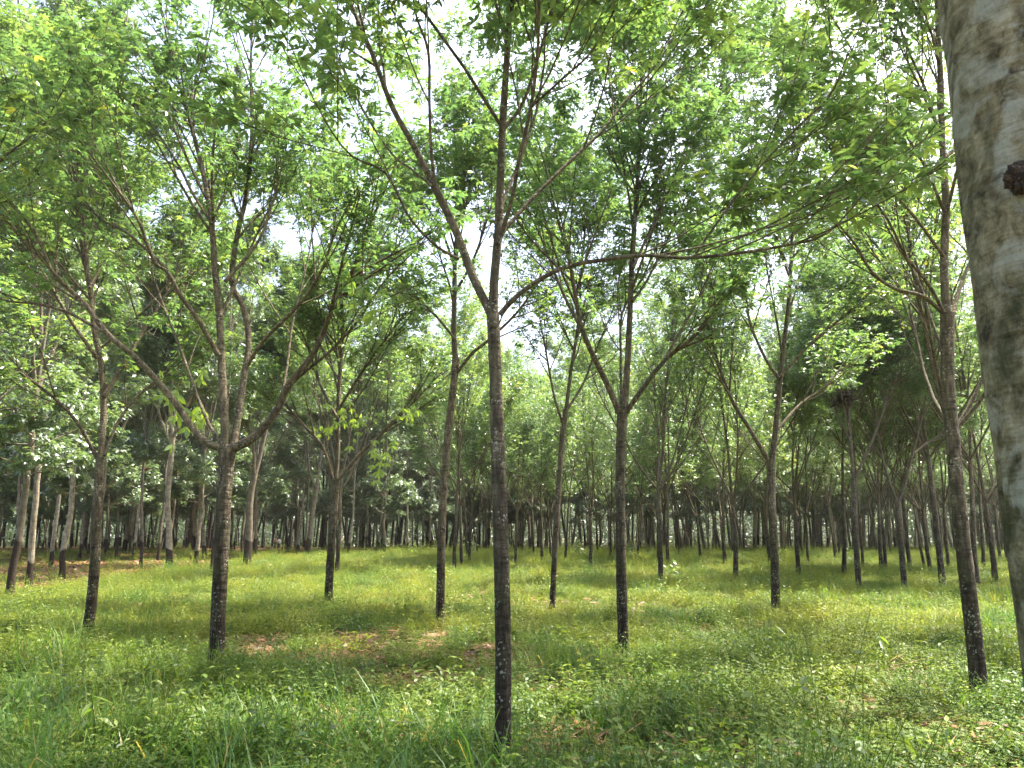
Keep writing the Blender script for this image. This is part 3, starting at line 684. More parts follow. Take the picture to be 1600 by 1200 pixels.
# young trees whose feet can be read in the photograph: base pixel, size, words
young_list = [
 (525, 897, 1.0, 'thin pale brown tree directly behind the bare-stemmed tan tree'),
 (710, 887, 1.0, 'thin dark tree between the curving slender tree and the centre tree, farther back'),
 (847, 877, .95, 'thin straight dark pole of a tree left of the kinked slim tree'),
 (923, 883, 1.0, 'slim brown tree between the kinked tree and the black-knuckled tree'),
 (954, 872, .9, 'short dark stem close behind the left side of the black-knuckled tree'),
 (1031, 905, 1.0, 'dark straight tree just right of the black-knuckled tree, leafy seedling at its foot'),
 (1044, 883, 1.0, 'tan leaning tree half behind the dark straight tree right of centre'),
 (1131, 882, .9, 'first and thinner stem of the pair left of the lone tree with a swollen joint'),
 (1150, 900, 1.05, 'second and darker stem of the pair left of the lone tree with a swollen joint'),
 (1248, 895, 1.0, 'two-stemmed looking dark tree right behind the lone tree with a swollen joint'),
 (1262, 877, .9, 'pale thin tree behind the right of the two-stemmed looking tree'),
 (1305, 873, .9, 'small far stem left of the rough pale stem near the nest tree'),
 (1319, 895, 1.0, 'rough pale stem immediately left of the tree that holds dead leaves'),
 (1347, 883, .9, 'small dark stem peeping from behind the foot of the nest tree'),
 (1377, 892, 1.0, 'pale straight stem halfway between the nest tree and the neat Y tree'),
 (1383, 887, .95, 'dark stem touching the right of the pale straight stem'),
 (1422, 888, 1.0, 'pair-like dark stem right behind the neat Y tree'),
 (1445, 887, .8, 'thinnest stem right of the neat Y tree'),
 (1454, 892, .95, 'straight dark stem between the neat Y tree and the bowed tree'),
 (1473, 913, 1.1, 'dark bowed tree just left of the tall leaning tree at right'),
 (1482, 887, .9, 'small stem glimpsed between the bowed tree and the tall leaning tree'),
 (1526, 908, 1.05, 'dark straight tree just right of the tall leaning tree'),
 (1537, 890, .9, 'thin distant stem right of the dark straight tree by the leaning tree'),
 (1558, 905, 1.05, 'rightmost slim tree in the gap before the huge blotched trunk'),
]
for k, (px, py, s, lab) in enumerate(young_list):
    place(YP[k % 5], base(px, py), rng.random() * 6.28, (s, s, 1.12 * s * rng.uniform(.95, 1.08)), lab, GR_YOUNG)
for x, y, lab in ((-8.0, 6.8, 'tree just outside the left edge whose leafy branches hang into the upper left'), (-3.9, 2.6, 'tree beside the viewer at left whose branch crosses the top left corner'),
                  (7.4, 12.8, 'tree hidden behind the huge blotched trunk, leaves filling the upper right'), (-12.5, 15.5, 'tree past the left edge with leaves over the bright weeds'), (4.6, 3.6, 'nearer tree wholly behind the huge blotched trunk, its leaves at the top right corner')):
    place(YF[0] if x < -4 else YF[1], (x, y), rng.random() * 6.28, 1.0, lab, GR_YOUNG)
GR_OLD = 'old tapped rubber trees in the shaded stand'
OLDK = dict(mat=M_BARK_OLD, leaf=M_LEAF_OLD, group=GR_OLD, fine=False, size=0.2, extra=9, bright=.1)
traced_tree('old_rubber_tree', 'bright pale straight trunk with a brown tapped band and white foot', (265, 886),
  [(265, 886, 6), (264, 830, 5), (262, 780, 4.6), (267, 720, 4.4), (270, 680, 4.6)],
  [(1.0, .3, [(270, 684, 4.4), (266, 630, 4), (272, 560, 3.4), (280, 470, 2.6), (276, 380, 1.6)]), (-2.0, .3, [(270, 684, 3.4), (285, 650, 3), (310, 600, 2.6), (325, 540, 1.6)]),
   (-1.0, .3, [(268, 700, 2.6), (250, 650, 2.4), (235, 600, 2), (220, 540, 1.4)])], seed=41, **OLDK)
traced_tree('old_rubber_tree', 'bright tan trunk with brown tapped foot bending right, beside the Y-forked tree', (386, 883),
  [(386, 883, 7), (389, 830, 6), (391, 780, 5.6), (397, 745, 5.2)],
  [(1.0, .3, [(397, 748, 5), (408, 705, 4.6), (420, 650, 4.2), (432, 590, 3.4), (450, 520, 2.6), (455, 430, 1.6)]), (-2.0, .3, [(396, 745, 3.6), (396, 700, 3), (385, 650, 2.6), (380, 580, 1.6)])], seed=42, **OLDK)
traced_tree('old_rubber_tree', 'bare whitish leaning trunk beside the thick black-footed one', (480, 868),
  [(480, 868, 4), (487, 810, 4), (495, 762, 4)],
  [(1.0, .5, [(495, 765, 3.6), (500, 720, 3), (512, 660, 2.6), (520, 590, 2), (530, 520, 1.4)]), (-1.0, .5, [(494, 762, 2.8), (484, 740, 2.4), (480, 700, 2), (470, 640, 1.4)])], seed=43, sprays=((493, 742, -.3, .5),), **dict(OLDK, extra=5))
old_list = [
 (15, 927, .8, 'pale mottled trunk at the left edge, rooted in the bright grass'),
 (45, 913, .8, 'tan trunk with a dark foot next to the pale left-edge trunk'),
 (28, 877, .9, 'dark trunk seen between the two pale trunks at the left edge'),
 (80, 882, .9, 'dark trunk just left of the thick pink-brown trunk'),
 (97, 897, 1.0, 'thick pink-brown trunk with a black tapped foot at left'),
 (165, 867, .9, 'black-footed trunk right behind the leaning dark tree at far left'),
 (182, 870, .9, 'brown trunk second to the right behind the leaning dark tree'),
 (202, 863, .9, 'slim black-footed trunk left of the mossy grey stem'),
 (220, 885, .7, 'mossy grey stem in front of the dark gap at left'),
 (247, 873, .9, 'twin-looking brown trunk left of the bright pale trunk'),
 (305, 880, 1.0, 'thick dark trunk between the bright pale trunk and the Y-forked tree'),
 (330, 892, .6, 'thin tan stem touching the left side of the Y-forked tree'),
 (398, 870, 1.0, 'dark-footed trunk tucked behind the bright tan trunk'),
 (465, 867, 1.0, 'thick black-footed trunk right of the person in pink'),
 (543, 867, .8, 'short black stump-like trunk right of the bare-stemmed tan tree'),
 (573, 863, 1.0, 'left one of two black leaning feet under the hanging dark foliage'),
 (600, 866, 1.0, 'right one of two black leaning feet under the hanging dark foliage'),
 (637, 863, .9, 'black-footed trunk left of the curving slender tree'),
 (673, 862, .9, 'brown trunk close to the left of the curving slender tree'),
 (760, 860, .8, 'pale trunk just left of the centre tree at the forest edge'),
 (811, 858, .8, 'pale thin trunk just right of the centre tree at the forest edge'),
 (981, 858, .8, 'whitish trunk just right of the black-knuckled tree at the forest edge'),
 (1002, 860, .9, 'dark trunk at the forest edge right of the whitish trunk'),
 (1013, 858, .9, 'pale slanting trunk at the forest edge behind the dark straight tree'),
 (1080, 860, 1.0, 'thick pale trunk at the forest edge between two young tree pairs'),
 (1108, 863, .9, 'dark trunk at the forest edge left of the thin stem pair'),
 (1180, 865, 1.0, 'thick brown trunk at the forest edge left of the lone tree'),
]
for k, (px, py, s, lab) in enumerate(old_list):
    place(OP[(k * 5 + 1) % 6], base(px, py), rng.random() * 6.28, (s * .85, s * .85, rng.uniform(.9, 1.05)), lab, GR_OLD)

# the deep stand behind: rows closing the view
def edge_x(y):       # left border of the clearing
    return np.interp(y, [0, 20, 58, 78], [-13.5, -14, -17.5, -11])
pts = [tuple(base(a[0], a[1])[:2]) for a in young_list + old_list]
nb = 0
cand = []
for yy in np.arange(30, 128, 5.4):
    for xx in np.arange(-100, 100, 5.2):
        x = xx + rng.uniform(-1.9, 1.9) + (3 if int(yy / 5.4) % 2 else 0); y = yy + rng.uniform(-1.9, 1.9)
        if abs(x) > 0.70 * y + 4: continue
        inold = (x < edge_x(y) - 1.5 and y > 46) or (y > 80 - 0.14 * abs(x))
        if not inold: continue
        if min((x - a) ** 2 + (y - b) ** 2 for a, b in pts) < 9: continue
        cand.append((x, y))
cand.sort(key=lambda c: c[1])
cand = [c for c in cand if not (abs(c[0] / c[1] + .3095) < .017 and c[1] < 101) and math.hypot(c[0] + 28, c[1] - 101) > 7.5][:182]
for x, y in cand:
    s = rng.uniform(.8, 1.12)
    if x < -6: lab = 'one of the dim tapped trunks standing deep in the dark old stand at left'
    elif x < 25: lab = 'one of the dim trunks packed along the dark band behind the clearing'
    else: lab = 'one of the dim trunks in the dark band far behind the right-hand trees'
    place(OP[rng.integers(6)], (x, y), rng.random() * 6.28, (s * (w_ := rng.uniform(.75, 1.15)), s * w_, s * rng.uniform(.95, 1.25)), lab, GR_OLD)
ny = 0
for k in range(400):
    y = rng.uniform(40, 76); x = rng.uniform(-4, .68 * y)
    if ny >= 56: break
    if min((x - a) ** 2 + (y - b) ** 2 for a, b in pts) < 12: continue
    pts.append((x, y)); ny += 1
    place(YP[rng.integers(5)], (x, y), rng.random() * 6.28, rng.uniform(.9, 1.1), 'one of the faint slim stems far back in the grass at right', GR_YOUNG)

# far wood that reads as one mass
def far_wood():
    rng = np.random.default_rng(77); T = Tubes(); P = []
    for k in range(850):
        y = rng.uniform(90, 190); x = rng.uniform(-.75, .75) * y
        if abs(x / y + .3095) < .015 and y < 104: continue
        lean = rng.normal(0, .09, 2); zs = np.linspace(-.2, rng.uniform(8, 14), 4)
        T.add(np.stack([x + lean[0] * zs, y + lean[1] * zs, zs], 1), np.linspace(q_ := rng.uniform(.09, .22), q_ * .6, 4), 4)
    o = link('far_trunks', T.mesh('far_trunks'), M_BARK_OLD); tag(o, 'mass of distant trunks closing the view beneath the far foliage', 'wood', kind='stuff')
    N = 330000
    y = rng.uniform(98, 240, N); x = rng.uniform(-.8, .8, N) * y
    z = 1.5 + 20 * rng.beta(1.4, 1.4, N)
    keep = np.array([mnoise.noise(Vector((a * .14, b * .14, c * .2))) for a, b, c in zip(x, y, z)]) > -0.25
    z = np.where((z < 7) & (rng.random(N) < .65), z + 7, z)
    low = rng.random(N) < .25; z[low] = rng.uniform(0.1, 7, low.sum()); y[low] = rng.uniform(128, 175, low.sum())
    keep |= low
    keep &= ~((np.abs(x + 27) < 9) & (y < 112))
    x, y, z = x[keep], y[keep], z[keep]; n = len(x)
    az = rng.random(n) * 6.28
    v, f, a = place_templates(T_COARSE, np.stack([x, y, z], 1), np.stack([np.cos(az), np.sin(az), rng.normal(0, .3, n)], 1),
                              np.stack([rng.normal(0, .35, n), rng.normal(0, .35, n), np.ones(n)], 1), np.where(z > 8, rng.uniform(.55, .95, n), rng.uniform(.35, .6, n)), np.clip(rng.normal(.35, .18, n), 0, 1))
    o = link('far_foliage', mixed_mesh('far_foliage', v, f, a), M_LEAF_OLD); tag(o, 'far-off mass of dark green foliage behind the plantation', 'wood', kind='stuff')
far_wood()

# ------------------------------------------------------------------ ground cover (instanced tufts, one object per kind)
def blade_mesh(name, rng, n, h, spread, width, mat, flat=False):
    V, Fq, A = [], [], []
    for k in range(n):
        az = rng.random() * 6.28; r0 = spread * math.sqrt(rng.random()); a0 = rng.random() * 6.28
        p = np.array((r0 * math.cos(a0), r0 * math.sin(a0), -0.02))
        H = h * rng.uniform(.45, 1.15); bend = rng.uniform(.25, 1.3); W = width * rng.uniform(.6, 1.3)
        o = np.array((math.cos(az), math.sin(az), 0)); s = np.array((-o[1], o[0], 0))
        if flat: p[2] = rng.uniform(0, .05)
        b0 = len(V); va = np.clip(rng.normal(.45, .2), 0, .92) if rng.random() > .03 else 1.0
        for i, (t, wv) in enumerate([(0, .6), (.3, 1), (.65, .8), (1, 0.05)]):
            an = bend * t if not flat else 1.45 + .2 * t
            c = p + o * H * t * math.sin(an) + np.array((0, 0, H * t * math.cos(an) if not flat else H * .1 * t * (1 - t)))
            V += [c - s * W * wv / 2, c + s * W * wv / 2]; A += [va, va]
            if i: Fq.append((b0 + 2 * i - 2, b0 + 2 * i - 1, b0 + 2 * i + 1, b0 + 2 * i))
    me = np_mesh(name, np.array(V), np.array(Fq), A); me.materials.append(mat); return me
def herb_mesh(name, rng, stems, h, spread, leaf, mat, pairs=5, bare=False):
    P, O, U, Sc, A = [], [], [], [], []; T = Tubes()
    for k in range(stems):
        a0 = rng.random() * 6.28; r0 = spread * math.sqrt(rng.random()); p = np.array((r0 * math.cos(a0), r0 * math.sin(a0), -.02))
        H = h * rng.uniform(.5, 1.2); d = unit(np.array((rng.normal(0, .4), rng.normal(0, .4), 1)))
        T.add([p, p + d * H * .5, p + (d + np.array((0, 0, .1))) * H], [.0022, .0018, .001], 3)
        sv = np.clip(rng.normal(.45, .15), 0, .85)
        for i in range(pairs):
            t = .2 + .8 * (i + rng.random() * .5) / pairs; az = rng.random() * 3.14
            for q in (0, 3.14159):
                a = az + q + rng.normal(0, .25); P.append(p + d * H * t); O.append((math.cos(a), math.sin(a), rng.normal(.25, .25)))
                U.append((rng.normal(0, .25), rng.normal(0, .25), 1)); Sc.append(leaf * rng.uniform(.6, 1.3)); A.append(sv + rng.normal(0, .08) + (.5 if rng.random() < .008 else 0))
    V, Fc = T_ONE; Vw = V.copy(); Vw[:, 1] *= 1.35
    v, f, a = place_templates((Vw, Fc), np.array(P), np.array(O), np.array(U), np.array(Sc), np.clip(np.array(A), 0, 1))
    tv = np.concatenate(T.v); tf = np.concatenate(T.f)
    me = mixed_mesh(name, np.concatenate([v, tv]), np.concatenate([f, tf + len(v)]), np.concatenate([a, np.full(len(tv), .5)]))
    me.materials.append(mat); return me
def litter_mesh(name, rng, n, spread, leaf, mat):
    a0 = rng.random(n) * 6.28; r0 = spread * np.sqrt(rng.random(n)); az = rng.random(n) * 6.28
    V, Fc = T_ONE
    v, f, a = place_templates((V * np.array((1, 1, .5)), Fc), np.stack([r0 * np.cos(a0), r0 * np.sin(a0), rng.uniform(.01, .05, n)], 1), np.stack([np.cos(az), np.sin(az), rng.normal(.1, .2, n)], 1),
       np.stack([rng.normal(0, .3, n), rng.normal(0, .3, n), np.ones(n)], 1), leaf * rng.uniform(.6, 1.3, n), rng.random(n))
    me = mixed_mesh(name, v, f, a); me.materials.append(mat); return me

def scatter(name, meshes, pos, rot, scl, idx, label, cat):
    col = bpy.data.collections.new(name + '_source')
    for k, me in enumerate(meshes):
        o = bpy.data.objects.new('%s_%02d' % (name, k), me); col.objects.link(o)
    me = bpy.data.meshes.new(name); me.vertices.add(len(pos)); me.vertices.foreach_set('co', np.ascontiguousarray(pos, dtype=np.float32).ravel())
    a = me.attributes.new('rot', 'FLOAT_VECTOR', 'POINT'); a.data.foreach_set('vector', np.ascontiguousarray(rot, dtype=np.float32).ravel())
    a = me.attributes.new('scl', 'FLOAT_VECTOR', 'POINT'); a.data.foreach_set('vector', np.ascontiguousarray(scl, dtype=np.float32).ravel())
    a = me.attributes.new('idx', 'INT', 'POINT'); a.data.foreach_set('value', np.ascontiguousarray(idx, dtype=np.int32))
    ob = link(name, me, None); tag(ob, label, cat, kind='stuff')
    g = bpy.data.node_groups.new(name, 'GeometryNodeTree')
    g.interface.new_socket('Geometry', in_out='INPUT', socket_type='NodeSocketGeometry'); g.interface.new_socket('Geometry', in_out='OUTPUT', socket_type='NodeSocketGeometry')
    N = g.nodes; L = g.links
    gi = N.new('NodeGroupInput'); go = N.new('NodeGroupOutput'); ip = N.new('GeometryNodeInstanceOnPoints')
    ci = N.new('GeometryNodeCollectionInfo'); ci.inputs['Collection'].default_value = col; ci.inputs['Separate Children'].default_value = True; ci.inputs['Reset Children'].default_value = True
    def na(nm, t):
        n = N.new('GeometryNodeInputNamedAttribute'); n.data_type = t; n.inputs['Name'].default_value = nm; return n.outputs['Attribute']
    L.new(gi.outputs[0], ip.inputs['Points']); L.new(ci.outputs[0], ip.inputs['Instance']); ip.inputs['Pick Instance'].default_value = True
    L.new(na('idx', 'INT'), ip.inputs['Instance Index']); L.new(na('scl', 'FLOAT_VECTOR'), ip.inputs['Scale'])
    L.new(na('rot', 'FLOAT_VECTOR'), ip.inputs['Rotation'])
    L.new(ip.outputs[0], go.inputs[0])
    md = ob.modifiers.new('scatter', 'NODES'); md.node_group = g
    return ob

rg = np.random.default_rng(9)
def sample_area(zones):
    """zones: (y0, y1, density per m2) inside a widened view wedge"""
    out = []
    for y0, y1, d in zones:
        xm = .72 * y1 + 1.2; n = int((y1 - y0) * 2 * xm * d); y = rg.uniform(y0, y1, n); x = rg.uniform(-xm, xm, n)
        k = np.abs(x) < .72 * y + 1.2; out.append(np.stack([x[k], y[k]], 1))
    return np.concatenate(out)
def pnoise(p, s, off=0.0):
    return np.array([mnoise.noise(Vector((a * s + off, b * s - off, off))) for a, b in p])
BARE = [(-2.0, 10.6, 1.8, 1.0), (-3.6, 12.2, 1.6, .9), (1.15, 5.75, .8, .28), (.55, 6.2, .35, .2), (-.9, 12.6, 1.2, .6), (3.9, 9.2, .6, .4), (-4.6, 8.2, .8, .4), (-.45, 10.0, .9, .7), (2.6, 13.6, 1.0, .7), (.45, 6.3, .3, .16), (-1.3, 8.6, 1.0, .5), (4.6, 6.2, .3, .2)]
def bare(p):
    return np.clip(bare0(p) * (.5 + 1.1 * pnoise(p, 1.7, 5.5) + .8 * pnoise(p, 4.3, 9.5)), 0, 1)
def bare0(p):
    m = np.zeros(len(p))
    for bx, by, rx, ry in BARE:
        m = np.maximum(m, 1.5 - ((p[:, 0] - bx) / rx) ** 2 - ((p[:, 1] - by) / ry) ** 2)
    return np.clip(m, 0, 1.2)
def in_stand(p):
    ex = np.interp(p[:, 1], [0, 20, 58, 78], [-13.5, -14, -17.5, -11])
    return (p[:, 0] < ex) | (p[:, 1] > 78)
def emit(name, meshes, p, smin, smax, label, cat, zs=None, tilt=.12, off=0.0):
    n = len(p); pos = np.stack([p[:, 0], p[:, 1], np.array([gz(a, b) for a, b in p]) + off], 1)
    s = rg.uniform(smin, smax, n) * np.where(rg.random(n) < .12, 1.45, 1.0) * (1 + np.clip((p[:, 1] - 25) / 60, 0, .8)); sc = np.stack([s, s, s * rg.uniform(.8, 1.2, n)], 1)
    if zs is not None: sc[:, 2] *= zs
    rot = np.stack([rg.normal(0, tilt, n), rg.normal(0, tilt, n), rg.random(n) * 6.28], 1)
    scatter(name, meshes, pos, rot, sc, rg.integers(0, len(meshes), n), label, cat)

# tall grass
p = sample_area([(1.2, 8, 26), (8, 16, 15), (16, 34, 8), (34, 80, 3.0)])
nz = pnoise(p, .55); nz2 = pnoise(p, .17, 7.3)
lush = ((p[:, 0] < -.2) & (p[:, 1] < 6.2)) * .75 + ((p[:, 0] < -4.2) & (p[:, 1] < 13)) * .6 + ((p[:, 0] > 7) & (p[:, 1] < 22)) * .4 + (np.hypot(p[:, 0] + .1, p[:, 1] - 9.3) < 1.3) * .2
pr = .32 + .9 * nz + .5 * nz2 + lush - 1.5 * bare(p); pr[in_stand(p)] -= .55
k = rg.random(len(p)) < pr
gm = [blade_mesh('grass_tuft', rg, 40, h, .15, .007, M_GRASS) for h in (.34, .28, .42, .24)]
lf = np.clip(.7 + .45 * lush + .3 * nz + .45 * pnoise(p, 1.3, 6.2), .4, 1.5)[k]
emit('grass', gm, p[k], .75, 1.15, 'long arching green grass growing between the young trees', 'grass', lf)
# leafy weeds
p = sample_area([(1.2, 8, 34), (8, 16, 26), (16, 34, 14), (34, 80, 6.0)])
nz = pnoise(p, .45, 3.1); pr = .78 + .7 * nz - 1.35 * bare(p); pr[in_stand(p)] *= .12
pr -= .45 * ((p[:, 0] < -.2) & (p[:, 1] < 5))
k = rg.random(len(p)) < pr
hm = [herb_mesh('weed_tuft', rg, 13, h, .18, lf_, M_HERB, 6) for h, lf_ in ((.30, .036), (.38, .042), (.22, .05), (.28, .03), (.46, .038), (.34, .046))]
emit('weeds', hm, p[k], .7, 1.15, 'soft leafy weeds covering the clearing floor', 'weeds', np.clip(.8 + .55 * nz + .5 * pnoise(p, 1.6, 2.2), .4, 1.5)[k])
# low creeping cover
p = sample_area([(1.2, 8, 22), (8, 20, 12), (20, 80, 3.5)])
pr = .8 - .62 * bare(p); pr[in_stand(p)] *= .3
k = rg.random(len(p)) < pr
cm = [herb_mesh('cover_tuft', rg, 26, .09, .24, lf_, M_HERB, 3) for lf_ in (.03, .038, .026)]
emit('ground_cover', cm, p[k], .8, 1.3, 'low creeping small-leaved cover hugging the soil', 'ground cover')
# dry straw in the tan patches
p = sample_area([(3, 16, 26), (16, 40, 2)])
k = rg.random(len(p)) < np.clip(.09 + .1 * pnoise(p, .8) + .7 * bare(p), 0, 1)
emit('dry_grass', [blade_mesh('straw_tuft', rg, 26, .3, .2, .007, M_STRAW, True) for _ in range(3)], p[k], .7, 1.2, 'dead tan grass lying flat on the bare patches', 'dry grass')
# leaf litter: thin in the clearing, thick in the stand
p = sample_area([(1.2, 20, 9), (20, 50, 5), (50, 110, 1.3)])
k = rg.random(len(p)) < np.where(in_stand(p), .9, .18 + .7 * bare(p))
emit('leaf_litter', [litter_mesh('litter_patch', rg, 34, .3, .09, M_LITTER) for _ in range(3)], p[k], .8, 1.4, 'brown fallen leaves scattered on the forest floor', 'leaf litter', tilt=.03)

# ------------------------------------------------------------------ small things
def dead_clump(name, label, cat, c, rad, n, seed, mat, red=False):
    rng = np.random.default_rng(seed); root = empty(name, c); tag(root, label, cat)
    q = rng.normal(0, 1, (n, 3)); q /= np.linalg.norm(q, axis=1)[:, None]; q *= (rad * rng.random(n) ** .4)[:, None] * np.array((1, 1, .95))
    q += (rng.normal(0, rad * .45, (4, 3)) * np.array((1, 1, 1.3)))[rng.integers(0, 4, n)]
    d = rng.normal(0, 1, (n, 3)); u = rng.normal(0, 1, (n, 3))
    V, F_ = T_ONE; v, f, a = place_templates((V, F_), q, d, u, rng.uniform(.12, .24, n), rng.random(n))
    link('leaves', mixed_mesh('leaves', v, f, a), mat, root)
    T = Tubes()
    for k in range(16 if rad < .15 else 50):
        p = rng.normal(0, rad * .55, 3); e = unit(rng.normal(0, 1, 3)); T.add([p, p + e * rad * .8 + (0, 0, .03), p + e * rad * 1.9], [.010, .007, .004], 4)
    link('twigs', T.mesh('twigs'), M_BARK, root)
nb = base(1342, 917)
dead_clump('leaf_nest', 'ragged clump of dead brown leaves lodged in a broken fork', 'nest', at(1318, 624, nb[1] - .1), 0.2, 150, 3, leaf_mat('nest_leaf', [(0, (.03, .02, .012)), (1, (.10, .075, .045))], 1, .1, .03, .6))
dead_clump('dead_leaf_clump', 'small rusty red bunch of dead leaves on a far stem at left', 'dead leaves', at(225, 734, 38.6), .1, 30, 4, leaf_mat('rusty_leaf', [(0, (.13, .045, .02)), (1, (.22, .09, .04))], 1.3, .4, .03, .6))

def sapling(name, label, px, py, h, n, leaf, seed, mat, wide=1.35, droop=0.2, group=None):
    rng = np.random.default_rng(seed); b = base(px, py); b[2] = gz(b[0], b[1]) - .02
    root = empty(name, b); tag(root, label, 'plant', group)
    T = Tubes(); P, O, U, Sc, A = [], [], [], [], []
    for k in range(max(1, n // 9)):
        d = unit(np.array((rng.normal(0, .3), rng.normal(0, .3), 1))); H = h * rng.uniform(.7, 1.1)
        T.add([(0, 0, 0), d * H * .5, d * H], [.006, .005, .002], 5)
        for i in range(9):
            t = .3 + .7 * i / 8; az = i * 2.4 + rng.random()
            P.append(d * H * t); O.append((math.cos(az), math.sin(az), .3 - droop)); U.append((rng.normal(0, .2), rng.normal(0, .2), 1)); Sc.append(leaf * rng.uniform(.7, 1.2) * (1.2 - .5 * t)); A.append(rng.uniform(.3, .8))
    V, F_ = T_ONE; V = V.copy(); V[:, 1] *= wide
    v, f, a = place_templates((V, F_), np.array(P), np.array(O), np.array(U), np.array(Sc), np.array(A))
    link('stem', T.mesh('stem'), M_HERB, root); link('foliage', mixed_mesh('foliage', v, f, a), mat, root)
GS = 'leafy shrubs along the forest edge'
sapling('broad_leaf_plant', 'low plant with the broadest leaves in the right foreground weeds', 1345, 1172, .3, 9, .16, 1, M_HERB, 1.6)
sapling('broad_leaf_plant', 'dark leafy seedling at the foot of the straight tree right of centre', 1050, 897, .7, 27, .3, 2, M_LEAF)
sapling('broad_leaf_plant', 'dark thin seedling rising left of the curving slender tree', 667, 905, .75, 18, .2, 3, M_LEAF)
sapling('wild_ginger', 'arching pale yellow plant low in the bottom left corner', 158, 1172, .42, 9, .2, 4, M_SPRAY, .7)
sapling('wild_ginger', 'tuft of long bright leaves left of the tall leaning tree', 1378, 1012, .5, 9, .34, 5, M_SPRAY, .5, .3)
sapling('wild_ginger', 'bright long-leaved tuft in the grass below the lone swollen-jointed tree', 1208, 985, .45, 9, .3, 6, M_SPRAY, .45, .3)
sapling('shrub', 'yellow-green shrub at the forest edge left of the curving slender tree', 647, 868, 1.3, 45, .3, 7, M_SPRAY, group=GS)
sapling('shrub', 'big-leaved shrub at the forest edge between the slender tree and the centre tree', 733, 866, 1.5, 54, .4, 8, M_LEAF, group=GS)
sapling('shrub', 'leafy shrub behind the slim brown tree left of the black-knuckled tree', 908, 868, 1.4, 54, .36, 9, M_LEAF, group=GS)
sapling('shrub', 'leafy shrub just right of the black-knuckled tree at the forest edge', 987, 866, 1.6, 45, .36, 10, M_LEAF, group=GS)
sapling('shrub', 'shrub behind the nest tree where the grass ends', 1328, 880, 1.3, 45, .3, 11, M_LEAF, group=GS)
sapling('shrub', 'small shrub right of the lone swollen-jointed tree at the forest edge', 1222, 877, 1.2, 36, .3, 12, M_SPRAY, group=GS)

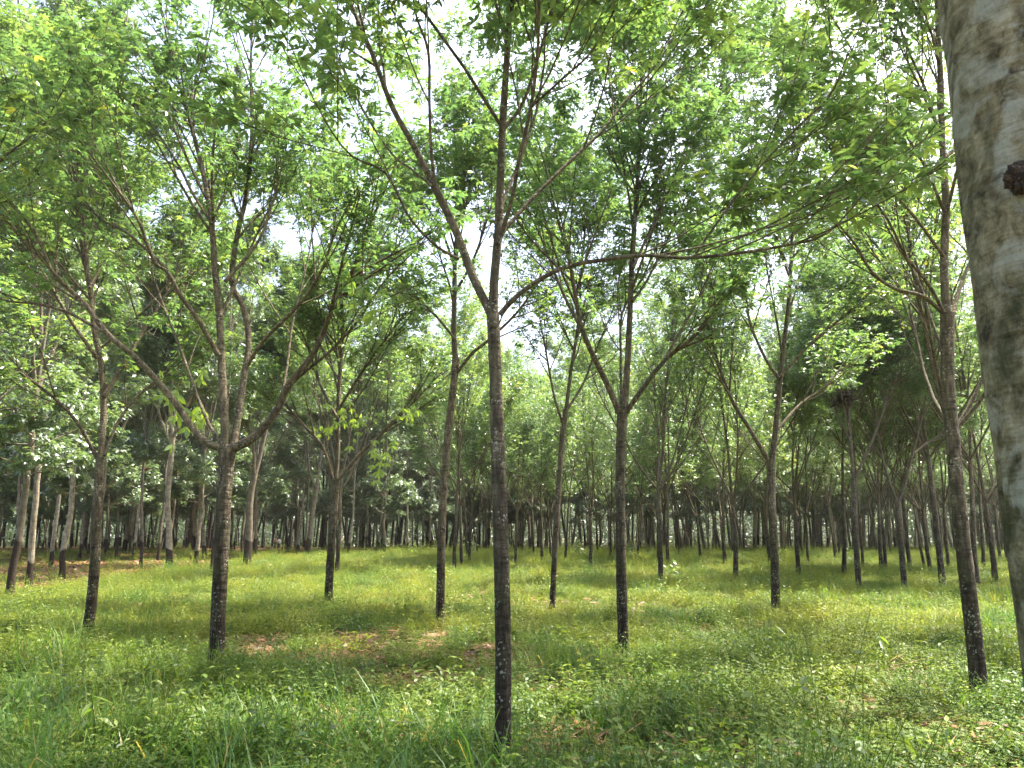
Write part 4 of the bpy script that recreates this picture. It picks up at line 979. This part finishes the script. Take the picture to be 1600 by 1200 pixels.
def skin_obj(name, verts, edges, radii, mat, parent, root=0, sub=2):
    me = bpy.data.meshes.new(name); me.from_pydata(verts, edges, []); o = link(name, me, mat, parent)
    md = o.modifiers.new('skin', 'SKIN'); md.use_smooth_shade = True
    for k, sv in enumerate(me.skin_vertices[0].data):
        r = radii[k]; sv.radius = (r, r) if not hasattr(r, '__len__') else r; sv.use_root = (k == root)
    m2 = o.modifiers.new('smooth', 'SUBSURF'); m2.levels = sub; m2.render_levels = sub
    return o
def person():
    b = base(429, 857, 0.0); b[2] = gz(b[0], b[1]); root = empty('person', b, 0.5)
    tag(root, 'tiny distant person in a pink top holding a white sack among dark trunks', 'person')
    skin = plain_mat('skin', (.25, .14, .09), .6, 30, .1); pink = plain_mat('pink_cloth', (.85, .2, .28), .9, 12, .15); dark = plain_mat('dark_cloth', (.03, .03, .035), .9, 12, .3)
    hair = plain_mat('hair', (.012, .01, .009), .6); white = plain_mat('white_sack', (.78, .78, .76), .8, 10, .08)
    # joints: facing +x, leaning a little forward, both forearms out to the sack
    V = [(0, 0, .86), (.03, 0, 1.05), (.07, 0, 1.27), (.10, 0, 1.38), (.12, 0, 1.46), (.15, 0, 1.56)]
    Rr = [(.14, .10), (.125, .095), (.15, .10), (.05, .05), (.062, .07), (.075, .09)]
    E = [(0, 1), (1, 2), (2, 3), (3, 4), (4, 5)]
    def chain(start, pts, rs):
        p = start
        for q, r in zip(pts, rs): V.append(q); Rr.append(r); E.append((p, len(V) - 1)); p = len(V) - 1
        return p
    for sgn in (-1, 1):
        w_ = chain(2, [(.07, .17 * sgn, 1.31), (.10, .21 * sgn, 1.06), (.30, .13 * sgn, 1.0), (.36, .11 * sgn, 1.01)], [.052, .042, .028, (.02, .036)])
        for k, (dy, ln, rr) in enumerate([(-.03, .06, .008), (-.01, .072, .009), (.01, .078, .009), (.03, .07, .0085)]):
            chain(w_, [(.40, .11 * sgn + dy, 1.01), (.40 + ln * .6, .11 * sgn + dy * .9 - .012 * sgn, .995), (.40 + ln * .75, .11 * sgn + dy * .8 - .03 * sgn, .98)], [rr, rr, rr * .9])
        chain(w_, [(.37, (.11 - .04) * sgn, 1.03), (.41, (.11 - .055) * sgn, 1.035)], [.011, .009])
        st = .12 * sgn
        chain(0, [(.02, .09 * sgn, .80), (.03 + st * .4, .10 * sgn, .46), (-.02 + st * .9, .10 * sgn, .08), (.12 + st * .9, .11 * sgn, .03)], [.088, .055, .036, .03])
    skin_obj('body', V, E, Rr, skin, root)
    # nose and ears
    import bmesh
    bm = bmesh.new()
    for c, r in (((.235, 0, 1.53), .014), ((.14, .083, 1.535), .02), ((.14, -.083, 1.535), .02)):
        bmesh.ops.create_icosphere(bm, subdivisions=2, radius=r, matrix=Matrix.Translation(c))
    me = bpy.data.meshes.new('face'); bm.to_mesh(me); bm.free(); link('face', me, skin, root)
    bm = bmesh.new(); bmesh.ops.create_icosphere(bm, subdivisions=3, radius=.112, matrix=Matrix.Translation((.125, 0, 1.58)) @ Matrix.Diagonal((1, .9, 1, 1)))
    bmesh.ops.delete(bm, geom=[v for v in bm.verts if v.co.x > .19 and v.co.z < 1.62 or v.co.z < 1.47], context='VERTS')
    me = bpy.data.meshes.new('hair'); bm.to_mesh(me); bm.free(); link('hair', me, hair, root)
    SV = [(0, 0, .84), (.03, 0, 1.05), (.07, 0, 1.28), (.095, 0, 1.36)]; SE = [(0, 1), (1, 2), (2, 3)]; SR = [(.17, .125), (.15, .115), (.175, .12), (.07, .07)]
    for sgn in (-1, 1):
        n = len(SV); SV += [(.07, .18 * sgn, 1.32), (.09, .215 * sgn, 1.14)]; SE += [(2, n), (n, n + 1)]; SR += [.072, .066]
    skin_obj('shirt', SV, SE, SR, pink, root)
    TV = [(0, 0, .86)]; TE = []; TR = [(.155, .115)]
    for sgn in (-1, 1):
        n = len(TV); st = .12 * sgn; TV += [(.02, .095 * sgn, .78), (.03 + st * .4, .10 * sgn, .46), (-.02 + st * .9, .10 * sgn, .12)]; TE += [(0, n), (n, n + 1), (n + 1, n + 2)]; TR += [.105, .075, .062]
    skin_obj('trousers', TV, TE, TR, dark, root)
    # the sack it holds, a thing of its own
    sk = tag(empty('sack', (b[0] + .42, b[1] + .2, b[2] + .75), .5), 'small white sack held in front of the person in pink', 'sack')
    bm = bmesh.new(); bmesh.ops.create_icosphere(bm, subdivisions=4, radius=.24, matrix=Matrix.Translation((.06, 0, .24)) @ Matrix.Diagonal((.9, .9, 1.15, 1)))
    for v in bm.verts:
        v.co += Vector(mnoise.noise_vector(v.co * 7)) * .04
        if v.co.z > .42: v.co.x = .06 + (v.co.x - .06) * .5; v.co.y *= .5; v.co.z += .05
    me = bpy.data.meshes.new('bag'); bm.to_mesh(me); bm.free()
    for p in me.polygons: p.use_smooth = True
    link('bag', me, white, sk)
    T = Tubes(); th = np.linspace(0, 6.283, 12); T.add(np.stack([.06 + .09 * np.cos(th), .09 * np.sin(th), np.full(12, .47)], 1), np.full(12, .012), 5); link('tie', T.mesh('tie'), dark, sk)
person()

# ------------------------------------------------------------------ faint warm haze under the trees
def haze():
    import bmesh
    bm = bmesh.new(); bmesh.ops.create_cube(bm, size=1.0, matrix=Matrix.Translation((0, 420, 29)) @ Matrix.Diagonal((1300, 1000, 62, 1)))
    me = bpy.data.meshes.new('haze'); bm.to_mesh(me); bm.free()
    m, nt, ns, ls = new_mat('haze_air')
    v = ns.new('ShaderNodeVolumePrincipled'); v.inputs['Color'].default_value = (0.95, 0.97, 0.92, 1); v.inputs['Density'].default_value = 0.00025; v.inputs['Anisotropy'].default_value = 0.4
    o = ns.new('ShaderNodeOutputMaterial'); ls.new(v.outputs[0], o.inputs['Volume'])
    tag(link('haze', me, m), 'thin pale haze in the air between the trees', 'haze', kind='stuff')
haze()
